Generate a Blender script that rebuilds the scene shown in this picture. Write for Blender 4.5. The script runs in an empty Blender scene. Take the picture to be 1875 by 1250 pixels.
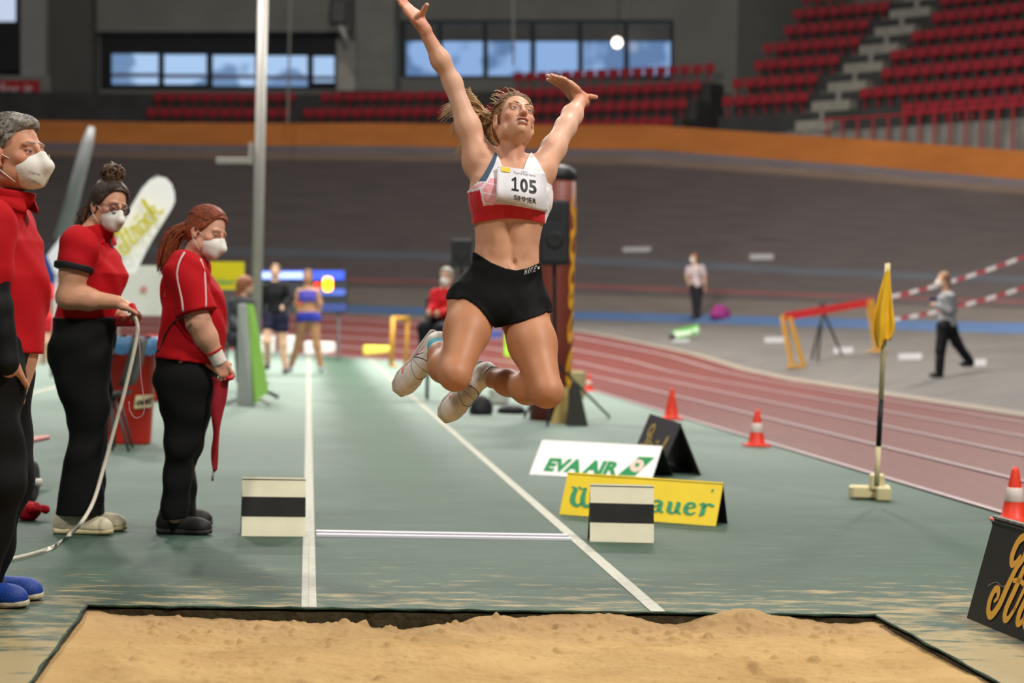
import bpy, math, random
import numpy as np
from mathutils import Matrix, Vector
random.seed(7); rng = np.random.default_rng(7)
scene = bpy.context.scene
C = scene.collection

# ------------------------------------------------------------------ camera
W, H, FPX = 1875., 1250., 3650.          # 70 mm lens on a 36 mm frame
ROLL = math.radians(1.6); CAMH = 1.09
_dx, _dy = 565-937.5, 625-560            # the runway's vanishing point
_u = _dx*math.cos(ROLL)-_dy*math.sin(ROLL); _v = _dx*math.sin(ROLL)+_dy*math.cos(ROLL)
pitch = -math.atan(_v/FPX); yaw = math.atan(-_u/math.hypot(FPX, _v))
F0 = np.array([math.sin(yaw)*math.cos(pitch), math.cos(yaw)*math.cos(pitch), math.sin(pitch)])
R0 = np.cross(F0, [0, 0, 1.]); R0 /= np.linalg.norm(R0); U0 = np.cross(R0, F0)
CR = R0*math.cos(ROLL)+U0*math.sin(ROLL); CU = -R0*math.sin(ROLL)+U0*math.cos(ROLL)
CO = np.array([0, 0, CAMH])
def ray(x, y): return F0+CR*(x-W/2)/FPX+CU*(H/2-y)/FPX
def P(x, y, d): return CO+ray(x, y)*d                    # point at depth d
def G(x, y, z=0.):
    r = ray(x, y); return CO+r*((z-CAMH)/r[2])          # point on the level z
cam = bpy.data.cameras.new('camera'); cam_o = bpy.data.objects.new('camera', cam); C.objects.link(cam_o)
cam.sensor_width = 36; cam.lens = 36*FPX/W; cam.clip_end = 300; cam.clip_start = .05
m3 = np.column_stack([CR, CU, -F0])
cam_o.matrix_world = Matrix([list(m3[i])+[CO[i]] for i in range(3)]+[[0, 0, 0, 1]])
cam.dof.use_dof = True; cam.dof.focus_distance = 7.35; cam.dof.aperture_fstop = 2.6
scene.camera = cam_o

# ------------------------------------------------------------------ light
scene.view_settings.view_transform = 'Standard'; scene.view_settings.look = 'None'
scene.view_settings.exposure = 0.0; scene.view_settings.gamma = 1
scene.view_settings.use_curve_mapping = False
world = bpy.data.worlds.new('hall_air'); scene.world = world; world.use_nodes = True
world.node_tree.nodes['Background'].inputs[0].default_value = (.86, .93, 1.0, 1)
world.node_tree.nodes['Background'].inputs[1].default_value = .115
def unseen_light(x, y, z, e, size=1.6, col=(1, .95, .88), aim=None):  # unseen area light: rough hall lighting plus added fill and glare
    l = bpy.data.lights.new('unseen_light', 'AREA'); l.energy = e; l.size = size; l.color = col
    o = bpy.data.objects.new('unseen_light', l); C.objects.link(o); o.location = (x, y, z)
    if aim is not None:
        d = Vector(aim)-Vector((x, y, z)); o.rotation_euler = d.to_track_quat('-Z', 'Y').to_euler()
    return o
unseen_light(-5.0, 2.5, 10, 620, 1.2, aim=(0, 8, 1)); unseen_light(7.0, 2.5, 10, 1450, 1.2, aim=(1, 8, 1))
unseen_light(4.5, 11, 12, 620, 1.2); unseen_light(-5, 16, 12, 600); unseen_light(6, 19, 12, 800)
unseen_light(-4, 28, 11, 1900); unseen_light(5, 30, 11, 1900)  # boosted to raise glare on the far floor
unseen_light(0, 40, 11, 1900); unseen_light(14, 36, 12, 1500); unseen_light(1, 35, 11, 2600, 1.5, aim=(0, 49, 1))  # first placed for floor glare, last added to brighten the far bend
unseen_light(12, 50, 14, 550); unseen_light(-6, 52, 14, 500); unseen_light(-2, 56, 19, 900, aim=(-4, 74, 9)); unseen_light(12, 46, 19, 800, aim=(20, 64, 9))  # last two added to lighten the walls behind the stands

# ------------------------------------------------------------------ helpers
def lin(h):
    h = h.lstrip('#'); v = [int(h[i:i+2], 16)/255 for i in (0, 2, 4)]
    return tuple(c/12.92 if c <= .04045 else ((c+.055)/1.055)**2.4 for c in v)
MATS = {}
def mat(name, col, rough=.6, spec=.4, var=0., vscale=8., bump=0., bscale=60., metal=0., emit=0., vcol=False, sheen=0., stretch=None, sss=0.):
    """plain procedural material: base colour with a noise variation and a noise bump"""
    if name in MATS: return MATS[name]
    m = bpy.data.materials.new(name); m.use_nodes = True; nt = m.node_tree; n = nt.nodes; L = nt.links
    b = n['Principled BSDF']; c = lin(col) if isinstance(col, str) else col
    b.inputs['Roughness'].default_value = rough; b.inputs['Specular IOR Level'].default_value = spec
    b.inputs['Metallic'].default_value = metal
    if sheen: b.inputs['Sheen Weight'].default_value = sheen
    if sss:
        b.inputs['Subsurface Weight'].default_value = sss; b.inputs['Subsurface Radius'].default_value = (.012, .004, .002)
    b.inputs['Base Color'].default_value = (*c, 1)
    src = None
    tc = n.new('ShaderNodeTexCoord'); vec = tc.outputs['Object']
    if stretch:
        mp = n.new('ShaderNodeMapping'); mp.inputs['Scale'].default_value = stretch
        L.new(vec, mp.inputs[0]); vec = mp.outputs[0]
    if vcol:
        a = n.new('ShaderNodeAttribute'); a.attribute_name = 'Col'; src = a.outputs['Color']
    if var > 0:
        t = n.new('ShaderNodeTexNoise'); t.inputs['Scale'].default_value = vscale; t.inputs['Detail'].default_value = 5
        L.new(vec, t.inputs['Vector'])
        r = n.new('ShaderNodeMapRange'); r.inputs[1].default_value = .3; r.inputs[2].default_value = .7
        r.inputs[3].default_value = 1-var; r.inputs[4].default_value = 1+var; L.new(t.outputs['Fac'], r.inputs[0])
        mx = n.new('ShaderNodeVectorMath'); mx.operation = 'SCALE'
        if src: L.new(src, mx.inputs[0])
        else: mx.inputs[0].default_value = c
        L.new(r.outputs[0], mx.inputs['Scale']); src = mx.outputs[0]
    if src: L.new(src, b.inputs['Base Color'])
    if bump > 0:
        t = n.new('ShaderNodeTexNoise'); t.inputs['Scale'].default_value = bscale; t.inputs['Detail'].default_value = 4
        L.new(vec, t.inputs['Vector'])
        bp = n.new('ShaderNodeBump'); bp.inputs['Strength'].default_value = bump; bp.inputs['Distance'].default_value = .02
        L.new(t.outputs['Fac'], bp.inputs['Height']); L.new(bp.outputs[0], b.inputs['Normal'])
    if emit:
        b.inputs['Emission Color'].default_value = (*c, 1); b.inputs['Emission Strength'].default_value = emit
    MATS[name] = m; return m

def npv(a): return np.asarray(a, float)
def unit(v): v = npv(v); return v/np.linalg.norm(v)
def frame(fwd, up=(0, 0, 1)):
    """rows: right, forward, up (orthonormal); up is kept, forward is squared to it"""
    u = unit(up); f = npv(fwd)-u*np.dot(fwd, u); f = unit(f); r = np.cross(f, u); return np.array([r, f, u])

class MB:
    """collects shapes; build() makes ONE mesh object"""
    def __init__(s): s.v = []; s.f = []; s.mi = []; s.cur = 0
    def add(s, vs, fs):
        o = len(s.v); s.v += [tuple(map(float, p)) for p in vs]
        for f in fs: s.f.append([o+i for i in f]); s.mi.append(s.cur)
        return s
    def box(s, c, size, R=None, bev=0.):
        x, y, z = [q/2 for q in size]; R = np.eye(3) if R is None else npv(R)
        b = min(bev, x*.9, y*.9, z*.9)
        if b <= 0:
            pts = [(-x,-y,-z),(x,-y,-z),(x,y,-z),(-x,y,-z),(-x,-y,z),(x,-y,z),(x,y,z),(-x,y,z)]
            fs = [(0,3,2,1),(4,5,6,7),(0,1,5,4),(1,2,6,5),(2,3,7,6),(3,0,4,7)]
        else:
            pts = []; fs = []
            def ringz(z_, i):
                xi, yi = x-i, y-i
                return [(-xi,-yi+ (b if i==0 else 0),z_),(-xi+(b if i==0 else 0),-yi,z_),(xi-(b if i==0 else 0),-yi,z_),(xi,-yi+(b if i==0 else 0),z_),
                        (xi,yi-(b if i==0 else 0),z_),(xi-(b if i==0 else 0),yi,z_),(-xi+(b if i==0 else 0),yi,z_),(-xi,yi-(b if i==0 else 0),z_)]
            r0 = [(px*(x-b)/x if abs(px)==x else px, py*(y-b)/y if abs(py)==y else py, -z) for px,py,_ in ringz(0,0)]
            pts = r0+ringz(-z+b,0)+ringz(z-b,0)+[(p[0],p[1],z) for p in r0]
            for k in range(3):
                for i in range(8): fs.append((k*8+i, k*8+(i+1)%8, k*8+8+(i+1)%8, k*8+8+i))
            fs.append(tuple(range(7,-1,-1))); fs.append(tuple(range(24,32)))
        return s.add([npv(c)+npv(p)@R for p in pts], fs)
    def tube(s, pts, rad, n=8, cap=True):
        pts = [npv(p) for p in pts]; rad = [rad]*len(pts) if np.isscalar(rad) else rad
        rings = []; prev = None
        for i, p in enumerate(pts):
            t = unit(pts[min(i+1, len(pts)-1)]-pts[max(i-1, 0)])
            a = np.array([0, 0, 1.]) if prev is None else prev
            if abs(np.dot(a, t)) > .95 and prev is None: a = np.array([1., 0, 0])
            a = unit(a-t*np.dot(a, t)); prev = a; b = np.cross(t, a)
            rings.append([p+(a*math.cos(2*math.pi*k/n)+b*math.sin(2*math.pi*k/n))*rad[i] for k in range(n)])
        fs = []
        for i in range(len(pts)-1):
            for k in range(n): fs.append((i*n+k, i*n+(k+1)%n, (i+1)*n+(k+1)%n, (i+1)*n+k))
        if cap: fs.append(tuple(range(n-1, -1, -1))); fs.append(tuple(range((len(pts)-1)*n, len(pts)*n)))
        return s.add([q for r in rings for q in r], fs)
    def lathe(s, c, prof, n=16, R=None):
        R = np.eye(3) if R is None else npv(R); vs = []; fs = []
        for r, z in prof:
            vs += [npv(c)+np.array([r*math.cos(2*math.pi*k/n), r*math.sin(2*math.pi*k/n), z])@R for k in range(n)]
        m = len(prof)
        for i in range(m-1):
            for k in range(n): fs.append((i*n+k, i*n+(k+1)%n, (i+1)*n+(k+1)%n, (i+1)*n+k))
        fs.append(tuple(range(n-1, -1, -1))); fs.append(tuple(range((m-1)*n, m*n)))
        return s.add(vs, fs)
    def prism(s, poly, o, ux, uy, th):
        """2-D polygon on the plane (o,ux,uy), thickened by th along ux x uy"""
        o, ux, uy = npv(o), npv(ux), npv(uy); nn = unit(np.cross(ux, uy))*th; k = len(poly)
        a = [o+ux*p[0]+uy*p[1] for p in poly]
        return s.add(a+[q+nn for q in a], [tuple(range(k-1, -1, -1)), tuple(range(k, 2*k))]+[(i, (i+1) % k, k+(i+1) % k, k+i) for i in range(k)])
    def sheet(s, grid, th=None, nrm=None):
        """grid[i][j] of points -> a sheet (thickened along nrm if th)"""
        g = npv(grid); a, b = g.shape[:2]; q = g.reshape(-1, 3); fs = []
        for i in range(a-1):
            for j in range(b-1): fs.append((i*b+j, i*b+j+1, (i+1)*b+j+1, (i+1)*b+j))
        if th is None: return s.add(q, fs)
        n_ = unit(nrm)*th; k = len(q); f2 = [tuple(reversed([i+k for i in f])) for f in fs]
        rim = [i for i in range(b)]+[i*b+b-1 for i in range(1, a)]+[(a-1)*b+j for j in range(b-2, -1, -1)]+[i*b for i in range(a-2, 0, -1)]
        f3 = [(rim[(i+1) % len(rim)], rim[i], rim[i]+k, rim[(i+1) % len(rim)]+k) for i in range(len(rim))]
        return s.add(list(q)+list(q+n_), fs+f2+f3)
    def build(s, name, m, parent=None, smooth=False):
        me = bpy.data.meshes.new(name); me.from_pydata(s.v, [], s.f)
        ms = m if isinstance(m, (list, tuple)) else [m]
        for q in ms: me.materials.append(q)
        if len(ms) > 1: me.polygons.foreach_set('material_index', s.mi)
        if smooth: me.polygons.foreach_set('use_smooth', [True]*len(me.polygons))
        me.update(); return link(name, me, parent)
def link(name, me, parent=None):
    o = bpy.data.objects.new(name, me); C.objects.link(o)
    if parent is not None:
        o.parent = parent
        if parent.type == 'EMPTY' or True: o.matrix_parent_inverse = parent.matrix_basis.inverted()
    return o
def tag(o, label, cat, group=None):
    o['label'] = label; o['category'] = cat
    if group: o['group'] = group
    return o
def thing(name, label, cat, loc=(0, 0, 0), group=None):
    o = bpy.data.objects.new(name, None); C.objects.link(o); o.location = [float(q) for q in loc]; o.empty_display_size = .1
    return tag(o, label, cat, group)
def struct(o, stuff=False): o['kind'] = 'structure'; return o

# flat lettering ------------------------------------------------------------
def font_mesh(body, size, offset=0., shear=0., space=1.):
    cu = bpy.data.curves.new('lettering', 'FONT'); cu.body = body; cu.size = size; cu.offset = offset; cu.shear = shear
    cu.space_character = space; cu.align_x = 'CENTER'; cu.align_y = 'CENTER'; cu.resolution_u = 3
    o = bpy.data.objects.new('lettering', cu); C.objects.link(o); bpy.context.view_layer.update()
    me = bpy.data.meshes.new_from_object(o.evaluated_get(bpy.context.evaluated_depsgraph_get()))
    bpy.data.objects.remove(o); bpy.data.curves.remove(cu)
    v = np.array([q.co[:] for q in me.vertices])[:, :2]; f = [tuple(p.vertices) for p in me.polygons]
    bpy.data.meshes.remove(me); return v, f
def stroke(pts, w, closed=False):
    """a brush stroke of varying width along 2-D points (smoothed) -> verts, quads"""
    pts = npv(pts); ww = np.full(len(pts), w, float) if np.isscalar(w) else npv(w)
    t = np.arange(len(pts)); tt = np.linspace(0, len(pts)-1, (len(pts)-1)*6+1)
    def cr(a):
        a = np.concatenate([[2*a[0]-a[1]], a, [2*a[-1]-a[-2]]]); out = []
        for q in tt:
            i = min(int(q), len(pts)-2); u = q-i; p0, p1, p2, p3 = a[i], a[i+1], a[i+2], a[i+3]
            out.append(.5*(2*p1+(p2-p0)*u+(2*p0-5*p1+4*p2-p3)*u*u+(3*p1-p0-3*p2+p3)*u**3))
        return np.array(out)
    q = cr(pts); wd = np.interp(tt, t, ww); d = np.gradient(q, axis=0); d /= np.linalg.norm(d, axis=1)[:, None]+1e-9
    nn = np.column_stack([-d[:, 1], d[:, 0]])
    vs = []; fs = []
    a = q+nn*wd[:, None]/2; b = q-nn*wd[:, None]/2; k = len(q); vs = list(a)+list(b)
    fs = [(i, k+i, k+i+1, i+1) for i in range(k-1)]
    for e, sg in ((0, -1), (k-1, 1)):           # round ends
        o = len(vs); c = q[e]; r = wd[e]/2; a0 = math.atan2(nn[e][1], nn[e][0])
        vs += [c+r*np.array([math.cos(a0-sg*math.pi*j/6), math.sin(a0-sg*math.pi*j/6)]) for j in range(7)]
        fs.append(tuple(range(o, o+7)))
    return np.array(vs), fs
def letters_on(name, vf, o, ux, uy, m, parent, lift=.002):
    """flat print: 2-D letter mesh laid just proud of the plane (o, ux, uy)"""
    v, f = vf; o, ux, uy = npv(o), npv(ux), npv(uy); n_ = unit(np.cross(ux, uy))
    mb = MB(); mb.add(o+v[:, :1]*ux+v[:, 1:2]*uy+n_*lift, f); return mb.build(name, m, parent)
def join2d(parts):
    vs = []; fs = []
    for v, f in parts:
        o = sum(len(q) for q in vs); vs.append(npv(v)); fs += [tuple(i+o for i in g) for g in f]
    return np.concatenate(vs), fs
def script_word():
    """the bakery's hand-lettered word, about 4.2 wide and 2 high, baseline 0"""
    w = .20
    S = [stroke([(.95,1.62),(.80,1.42),(.62,1.38),(.52,1.62),(.66,1.98),(.98,2.12),(1.20,1.92),(1.14,1.60),(.92,1.30),(.72,.80),(.56,.30),(.30,-.02),(.06,.05),(-.02,.34),(.10,.62),(.30,.64),(.36,.46),(.24,.34)],
               [.10,.16,.2,.24,.24,.2,.22,.2,.2,.24,.24,.22,.2,.22,.2,.18,.14,.08])]
    t = [stroke([(1.32,1.35),(1.16,.80),(.98,.28),(1.04,.04),(1.22,.06),(1.42,.34)], [.2,.22,.22,.2,.16,.12]),
         stroke([(.98,1.00),(1.25,1.04),(1.52,1.00)], .13)]
    r = [stroke([(1.42,.34),(1.62,.86),(1.70,.98),(1.74,.84),(1.90,.88),(1.86,.70),(1.72,.30),(1.76,.06),(1.92,.08),(2.06,.30)], [.12,.16,.16,.14,.18,.2,.22,.2,.16,.12])]
    o = [stroke([(2.40,.82),(2.20,.82),(2.06,.50),(2.10,.14),(2.30,.04),(2.50,.26),(2.56,.62),(2.42,.84),(2.46,.72),(2.70,.74)], [.16,.18,.22,.22,.2,.2,.18,.14,.1,.1]),
         stroke([(2.30,1.12),(2.34,1.22)], .18), stroke([(2.58,1.14),(2.62,1.24)], .18)]
    c_ = [stroke([(3.10,.72),(2.98,.86),(2.80,.72),(2.72,.36),(2.84,.06),(3.06,.08),(3.26,.34)], [.16,.18,.2,.22,.2,.16,.12])]
    k = [stroke([(3.26,.34),(3.56,1.10),(3.70,1.60),(3.58,1.66),(3.44,1.20),(3.24,.04)], [.12,.14,.16,.16,.2,.2]),
         stroke([(3.40,.50),(3.62,.86),(3.82,.80),(3.72,.56),(3.48,.46),(3.70,.30),(3.84,.04),(4.10,.20)], [.12,.16,.16,.16,.14,.18,.2,.12])]
    return join2d(S+t+r+o+c_+k)
SCRIPT = script_word()
def scaled(vf, s, dx=0, dy=0, rot=0., shear=0.):
    v = vf[0].copy(); v[:, 0] += v[:, 1]*shear; c, q = math.cos(rot), math.sin(rot)
    v = np.column_stack([v[:, 0]*c-v[:, 1]*q, v[:, 0]*q+v[:, 1]*c])*s+np.array([dx, dy]); return v, vf[1]
# ================================================================== the hall
CX, CY = -18., 32.                        # centre of the end curve
ZB = ([-180, 0, 5, 10, 15, 20, 25, 43, 180], [0, 0, .01, .10, .32, .49, .67, .88, .88])
ZT = ([-90, -40, 0, 15, 28, 36, 47, 61, 75, 180], [3.0, 3.2, 3.9, 4.3, 5.0, 5.62, 6.38, 6.68, 6.72, 6.7])
def ring_pt(r, t, z=0.):
    """t<0: metres along the straight before the curve; t>=0: degrees round the curve"""
    if t <= 0: return np.array([CX+r, CY+t, z])
    a = math.radians(t); return np.array([CX+r*math.cos(a), CY+r*math.sin(a), z])
def surf_z(r, t):
    th = max(t, 0) if t > 0 else 0
    zb = np.interp(th, *ZB)
    if r <= 26.5: return zb*max(r-22, 0)/4.5
    if r <= 33.3: return zb+(.93-zb)*((r-26.5)/6.8)**.75
    if r <= 34: return .93+.22*(r-33.3)/.7
    zt = np.interp(t if t > 0 else t, *ZT); w = min((r-34)/8, 1); return 1.15+(zt-1.15)*w**1.08
def rt_of(p):
    q = (p[0]-CX, p[1]-CY)
    if q[1] <= 0: return q[0], q[1]
    return math.hypot(*q), math.degrees(math.atan2(q[1], q[0]))
def S(x, y, d0=12., d1=75.):
    """where the pixel's ray meets the ground, the track, the apron or the bank"""
    for d in np.arange(d0, d1, .04):
        p = P(x, y, d); r, t = rt_of(p)
        if p[2] <= (surf_z(r, t) if r > 22 else 0): return p
    return p
def RC(x, y, r0):
    lo, hi = 20., 140.
    for _ in range(40):
        mid = (lo+hi)/2; r, t = rt_of(P(x, y, mid))
        if r < r0: lo = mid
        else: hi = mid
    return P(x, y, lo)
TS = [-44, -34, -26, -20, -15, -11, -8, -5, -3, -1]+list(np.arange(0.001, 128, 1.5))
def arc_len(t): return t if t <= 0 else math.radians(t)*30
def ring(name, rs, m, zfun=None, col=None, parent=None, ts=None):
    ts = ts or TS; zfun = zfun or surf_z; vs = []; uv = []; cc = []
    for t in ts:
        for r in rs:
            vs.append(ring_pt(r, t, zfun(r, t))); uv.append((arc_len(t), r))
            if col: cc.append(col(r, t))
    n = len(rs); fs = [(i*n+j, i*n+j+1, (i+1)*n+j+1, (i+1)*n+j) for i in range(len(ts)-1) for j in range(n-1)]
    mb = MB(); mb.add(vs, fs); o = mb.build(name, m, parent, smooth=True); me = o.data
    u = me.uv_layers.new(name='UVMap'); idx = [l.vertex_index for l in me.loops]
    u.data.foreach_set('uv', [q for i in idx for q in uv[i]])
    if col:
        a = me.color_attributes.new('Col', 'FLOAT_COLOR', 'POINT'); a.data.foreach_set('color', [q for c_ in cc for q in (*c_, 1)])
    return o

def nodes(name):
    m = bpy.data.materials.new(name); m.use_nodes = True; return m, m.node_tree.nodes, m.node_tree.links, m.node_tree.nodes['Principled BSDF']
def noise(n, L, vec, scale, detail=5, rough=.55):
    t = n.new('ShaderNodeTexNoise'); t.inputs['Scale'].default_value = scale; t.inputs['Detail'].default_value = detail
    t.inputs['Roughness'].default_value = rough
    if vec is not None: L.new(vec, t.inputs['Vector'])
    return t.outputs['Fac']
def mapping(n, L, vec, sc, loc=(0, 0, 0)):
    m = n.new('ShaderNodeMapping'); m.inputs['Scale'].default_value = sc; m.inputs['Location'].default_value = loc; L.new(vec, m.inputs[0]); return m.outputs[0]
def ramp(n, L, f, a, b, lo=0., hi=1.):
    r = n.new('ShaderNodeMapRange'); r.inputs[1].default_value = a; r.inputs[2].default_value = b
    r.inputs[3].default_value = lo; r.inputs[4].default_value = hi; r.clamp = True; L.new(f, r.inputs[0]); return r.outputs[0]
def mix(n, L, f, a, b):
    m = n.new('ShaderNodeMix'); m.data_type = 'RGBA'
    if isinstance(f, float): m.inputs['Factor'].default_value = f
    else: L.new(f, m.inputs['Factor'])
    for k, q in (('A', a), ('B', b)):
        s_ = [i for i in m.inputs if i.name == k and i.type == 'RGBA'][0]
        if isinstance(q, tuple): s_.default_value = (*q, 1)
        else: L.new(q, s_)
    return [o for o in m.outputs if o.type == 'RGBA'][0]
def mth(n, L, op, a, b=0.):
    m = n.new('ShaderNodeMath'); m.operation = op
    for i, q in enumerate((a, b)):
        if isinstance(q, (int, float)): m.inputs[i].default_value = q
        else: L.new(q, m.inputs[i])
    return m.outputs[0]

# --- green matting ----------------------------------------------------------
PX0, PX1, PY1 = -.76, 2.13, 7.23          # sand pit: sides and far edge
def green_material():
    m, n, L, b = nodes('green_matting'); tc = n.new('ShaderNodeTexCoord'); v = tc.outputs['Object']
    base = mix(n, L, ramp(n, L, noise(n, L, mapping(n, L, v, (.5, 1.2, 1)), 1.3, 6, .6), .3, .7), lin('#2f4338'), lin('#3f5347'))
    base = mix(n, L, ramp(n, L, noise(n, L, mapping(n, L, v, (1., 5., 1)), 3.0, 6, .65), .5, .75), base, lin('#465e50'))
    base = mix(n, L, ramp(n, L, noise(n, L, mapping(n, L, v, (.25, 2.6, 1)), 2.2, 4, .6), .60, .74, 0, .75), base, lin('#37423e'))
    s = n.new('ShaderNodeSeparateXYZ'); L.new(v, s.inputs[0]); x, y = s.outputs[0], s.outputs[1]
    # fine weave
    base = mix(n, L, ramp(n, L, noise(n, L, v, 180, 2), .4, .6, 0, .28), base, lin('#36503f'))
    # distance glare painted pale and chalky over the far floor, with the scrubbed green middle
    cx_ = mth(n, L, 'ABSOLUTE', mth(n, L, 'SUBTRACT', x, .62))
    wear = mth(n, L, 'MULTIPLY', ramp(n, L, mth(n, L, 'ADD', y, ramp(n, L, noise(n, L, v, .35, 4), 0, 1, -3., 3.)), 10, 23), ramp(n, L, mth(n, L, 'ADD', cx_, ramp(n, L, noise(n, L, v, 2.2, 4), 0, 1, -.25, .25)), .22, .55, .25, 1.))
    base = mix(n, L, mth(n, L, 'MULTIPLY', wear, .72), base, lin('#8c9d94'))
    mid = mth(n, L, 'MULTIPLY', ramp(n, L, y, 9.2, 13), ramp(n, L, mth(n, L, 'ADD', cx_, ramp(n, L, noise(n, L, v, 1.8, 4), 0, 1, -.3, .3)), .38, .05))
    base = mix(n, L, mth(n, L, 'MULTIPLY', mid, .55), base, lin('#35553f'))
    # trodden sand round the pit
    dx = mth(n, L, 'SUBTRACT', mth(n, L, 'ABSOLUTE', mth(n, L, 'SUBTRACT', x, (PX0+PX1)/2)), (PX1-PX0)/2)
    dy = mth(n, L, 'SUBTRACT', y, PY1)
    dd = mth(n, L, 'MAXIMUM', dx, dy); dist = mth(n, L, 'MAXIMUM', dd, 0.)
    near = ramp(n, L, y, 5.4, 6.9, .24, 0.)
    sn = noise(n, L, mapping(n, L, v, (1.6, 4.2, 1)), 2.6, 7, .7)
    th = mth(n, L, 'ADD', ramp(n, L, dist, 0, 2.6, .22, -.10), near)
    rx = ramp(n, L, x, 1.9, 2.6, 0, .10); th = mth(n, L, 'ADD', th, mth(n, L, 'MULTIPLY', rx, ramp(n, L, dist, 0, 1.2, 1, 0)))
    sf = ramp(n, L, mth(n, L, 'ADD', sn, th), .68, .82)
    base = mix(n, L, mth(n, L, 'MULTIPLY', sf, .8), base, lin('#a08c62'))
    L.new(base, b.inputs['Base Color'])
    b.inputs['Roughness'].default_value = .6; b.inputs['Specular IOR Level'].default_value = .16
    bp = n.new('ShaderNodeBump'); bp.inputs['Strength'].default_value = .35; bp.inputs['Distance'].default_value = .01
    L.new(noise(n, L, v, 240, 2), bp.inputs['Height']); L.new(bp.outputs[0], b.inputs['Normal'])
    return m
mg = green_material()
mb = MB()
edge = [ring_pt(22, t) for t in TS if t < 115]
left = -60.
back = [(PX1, PY1, 0)]+[tuple(p) for p in edge if p[1] > PY1]
back = [(left, PY1, 0), (PX0, PY1, 0), (PX1, PY1, 0), (4, PY1, 0)]+[tuple(p) for p in edge if p[1] > PY1+.1]+[(left, edge[-1][1], 0)]
mb.add(back, [tuple(range(len(back)))])
mb.add([(left, -12, 0), (PX0, -12, 0), (PX0, PY1, 0), (left, PY1, 0)], [(0, 1, 2, 3)])
mb.add([(PX1, -12, 0), (4, -12, 0), (4, PY1, 0), (PX1, PY1, 0)], [(0, 1, 2, 3)])
mb.add([(PX0, -12, 0), (PX1, -12, 0), (PX1, -2, 0), (PX0, -2, 0)], [(0, 1, 2, 3)])
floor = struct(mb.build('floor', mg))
# rubber kerb of the pit: a dark lip with green pile on top
mk = mat('pit_kerb_rubber', '#2f463a', .85, .2, .35, 20, .6, 60)
mb = MB()
def kerb(a, b_, k):
    a, b_ = npv(a), npv(b_); t = unit(b_-a); pts = [a+(b_-a)*i/k for i in range(k+1)]
    mb.tube([p+np.array([0, 0, -.003+.002*math.sin(i*2.7)])+np.cross(t, [0, 0, 1])*.004*math.sin(i*1.9) for i, p in enumerate(pts)], [.0045+.0015*math.sin(i*3.3) for i in range(k+1)], 8)
kerb((PX0, PY1, 0), (PX1, PY1, 0), 40); kerb((PX0, PY1, 0), (PX0, -2, 0), 60); kerb((PX1, PY1, 0), (PX1, -2, 0), 60)
struct(mb.build('trim_pit_kerb', mk, smooth=True))
mb = MB()
mb.box(((PX0+PX1)/2, PY1+.03, -.16), (PX1-PX0+.12, .06, .29)); mb.box((PX0-.03, 2.6, -.16), (.06, 9.3, .29)); mb.box((PX1+.03, 2.6, -.16), (.06, 9.3, .29))
mb.box(((PX0+PX1)/2, -2.03, -.16), (PX1-PX0, .06, .29))
struct(mb.build('trim_pit_boards', mat('pit_boards', '#3a3322', .9, .2, .5, 14, .5, 40)))

# --- sand -------------------------------------------------------------------
def vnoise(x, y, f, seed):
    r = np.random.default_rng(seed).random((257, 257)); x = x*f; y = y*f
    i = np.floor(x).astype(int); j = np.floor(y).astype(int); u = x-i; v = y-j; u = u*u*(3-2*u); v = v*v*(3-2*v)
    g = lambda a, b: r[a % 257, b % 257]
    return (g(i, j)*(1-u)+g(i+1, j)*u)*(1-v)+(g(i, j+1)*(1-u)+g(i+1, j+1)*u)*v-.5
gx = np.linspace(PX0, PX1, 560)
gy = np.concatenate([np.linspace(-2, 5.3, 60)[:-1], np.linspace(5.3, PY1, 420)])
X, Y = np.meshgrid(gx, gy)
Z = -.045+.035*vnoise(X, Y, 1.3, 1)+.034*vnoise(X, Y, 3.5, 2)+.016*vnoise(X, Y*1.4, 8, 3)+.008*vnoise(X+.3*Y, Y*1.5, 19, 4)+.006*vnoise(X, Y, 45, 5)+.0035*vnoise(X, Y, 95, 6)
rip = vnoise(X, Y, 2.2, 9); Z -= .012*np.abs(vnoise(X, Y*1.6, 14, 7))*np.clip(rip*4+.6, 0, 1)
def bump_at(px, py, sx, sy, h):
    global Z
    c = G(px, py, -.03); Z = Z+h*np.exp(-((X-c[0])/sx)**2-((Y-c[1])/sy)**2)
for a in ((1360,1137,.18,.10,.062),(1450,1131,.13,.10,.060),(1050,1129,.15,.08,.055),(1140,1135,.12,.08,.030),(1190,1158,.11,.05,-.035),(300,1128,.25,.12,.02),(700,1128,.3,.07,-.025),
          (640,1135,.10,.06,.02),(900,1135,.12,.05,.03),(830,1120,.2,.06,-.03),(1560,1125,.12,.06,-.05),(700,1190,.05,.10,-.022),(690,1208,.22,.03,-.012),(780,1212,.18,.025,.012),
          (1300,1238,.09,.035,-.04),(1370,1205,.02,.10,-.02),(1385,1203,.015,.10,.012),(1340,1190,.10,.03,.015),(1440,1228,.06,.02,-.03),(1250,1140,.05,.04,-.03),(960,1143,.1,.03,-.02),
          (230,1200,.16,.05,.014),(430,1180,.3,.03,.012),(520,1163,.15,.03,-.014),(1120,1175,.25,.06,.016),(170,1120,.05,.12,.035)): bump_at(*a)
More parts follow.
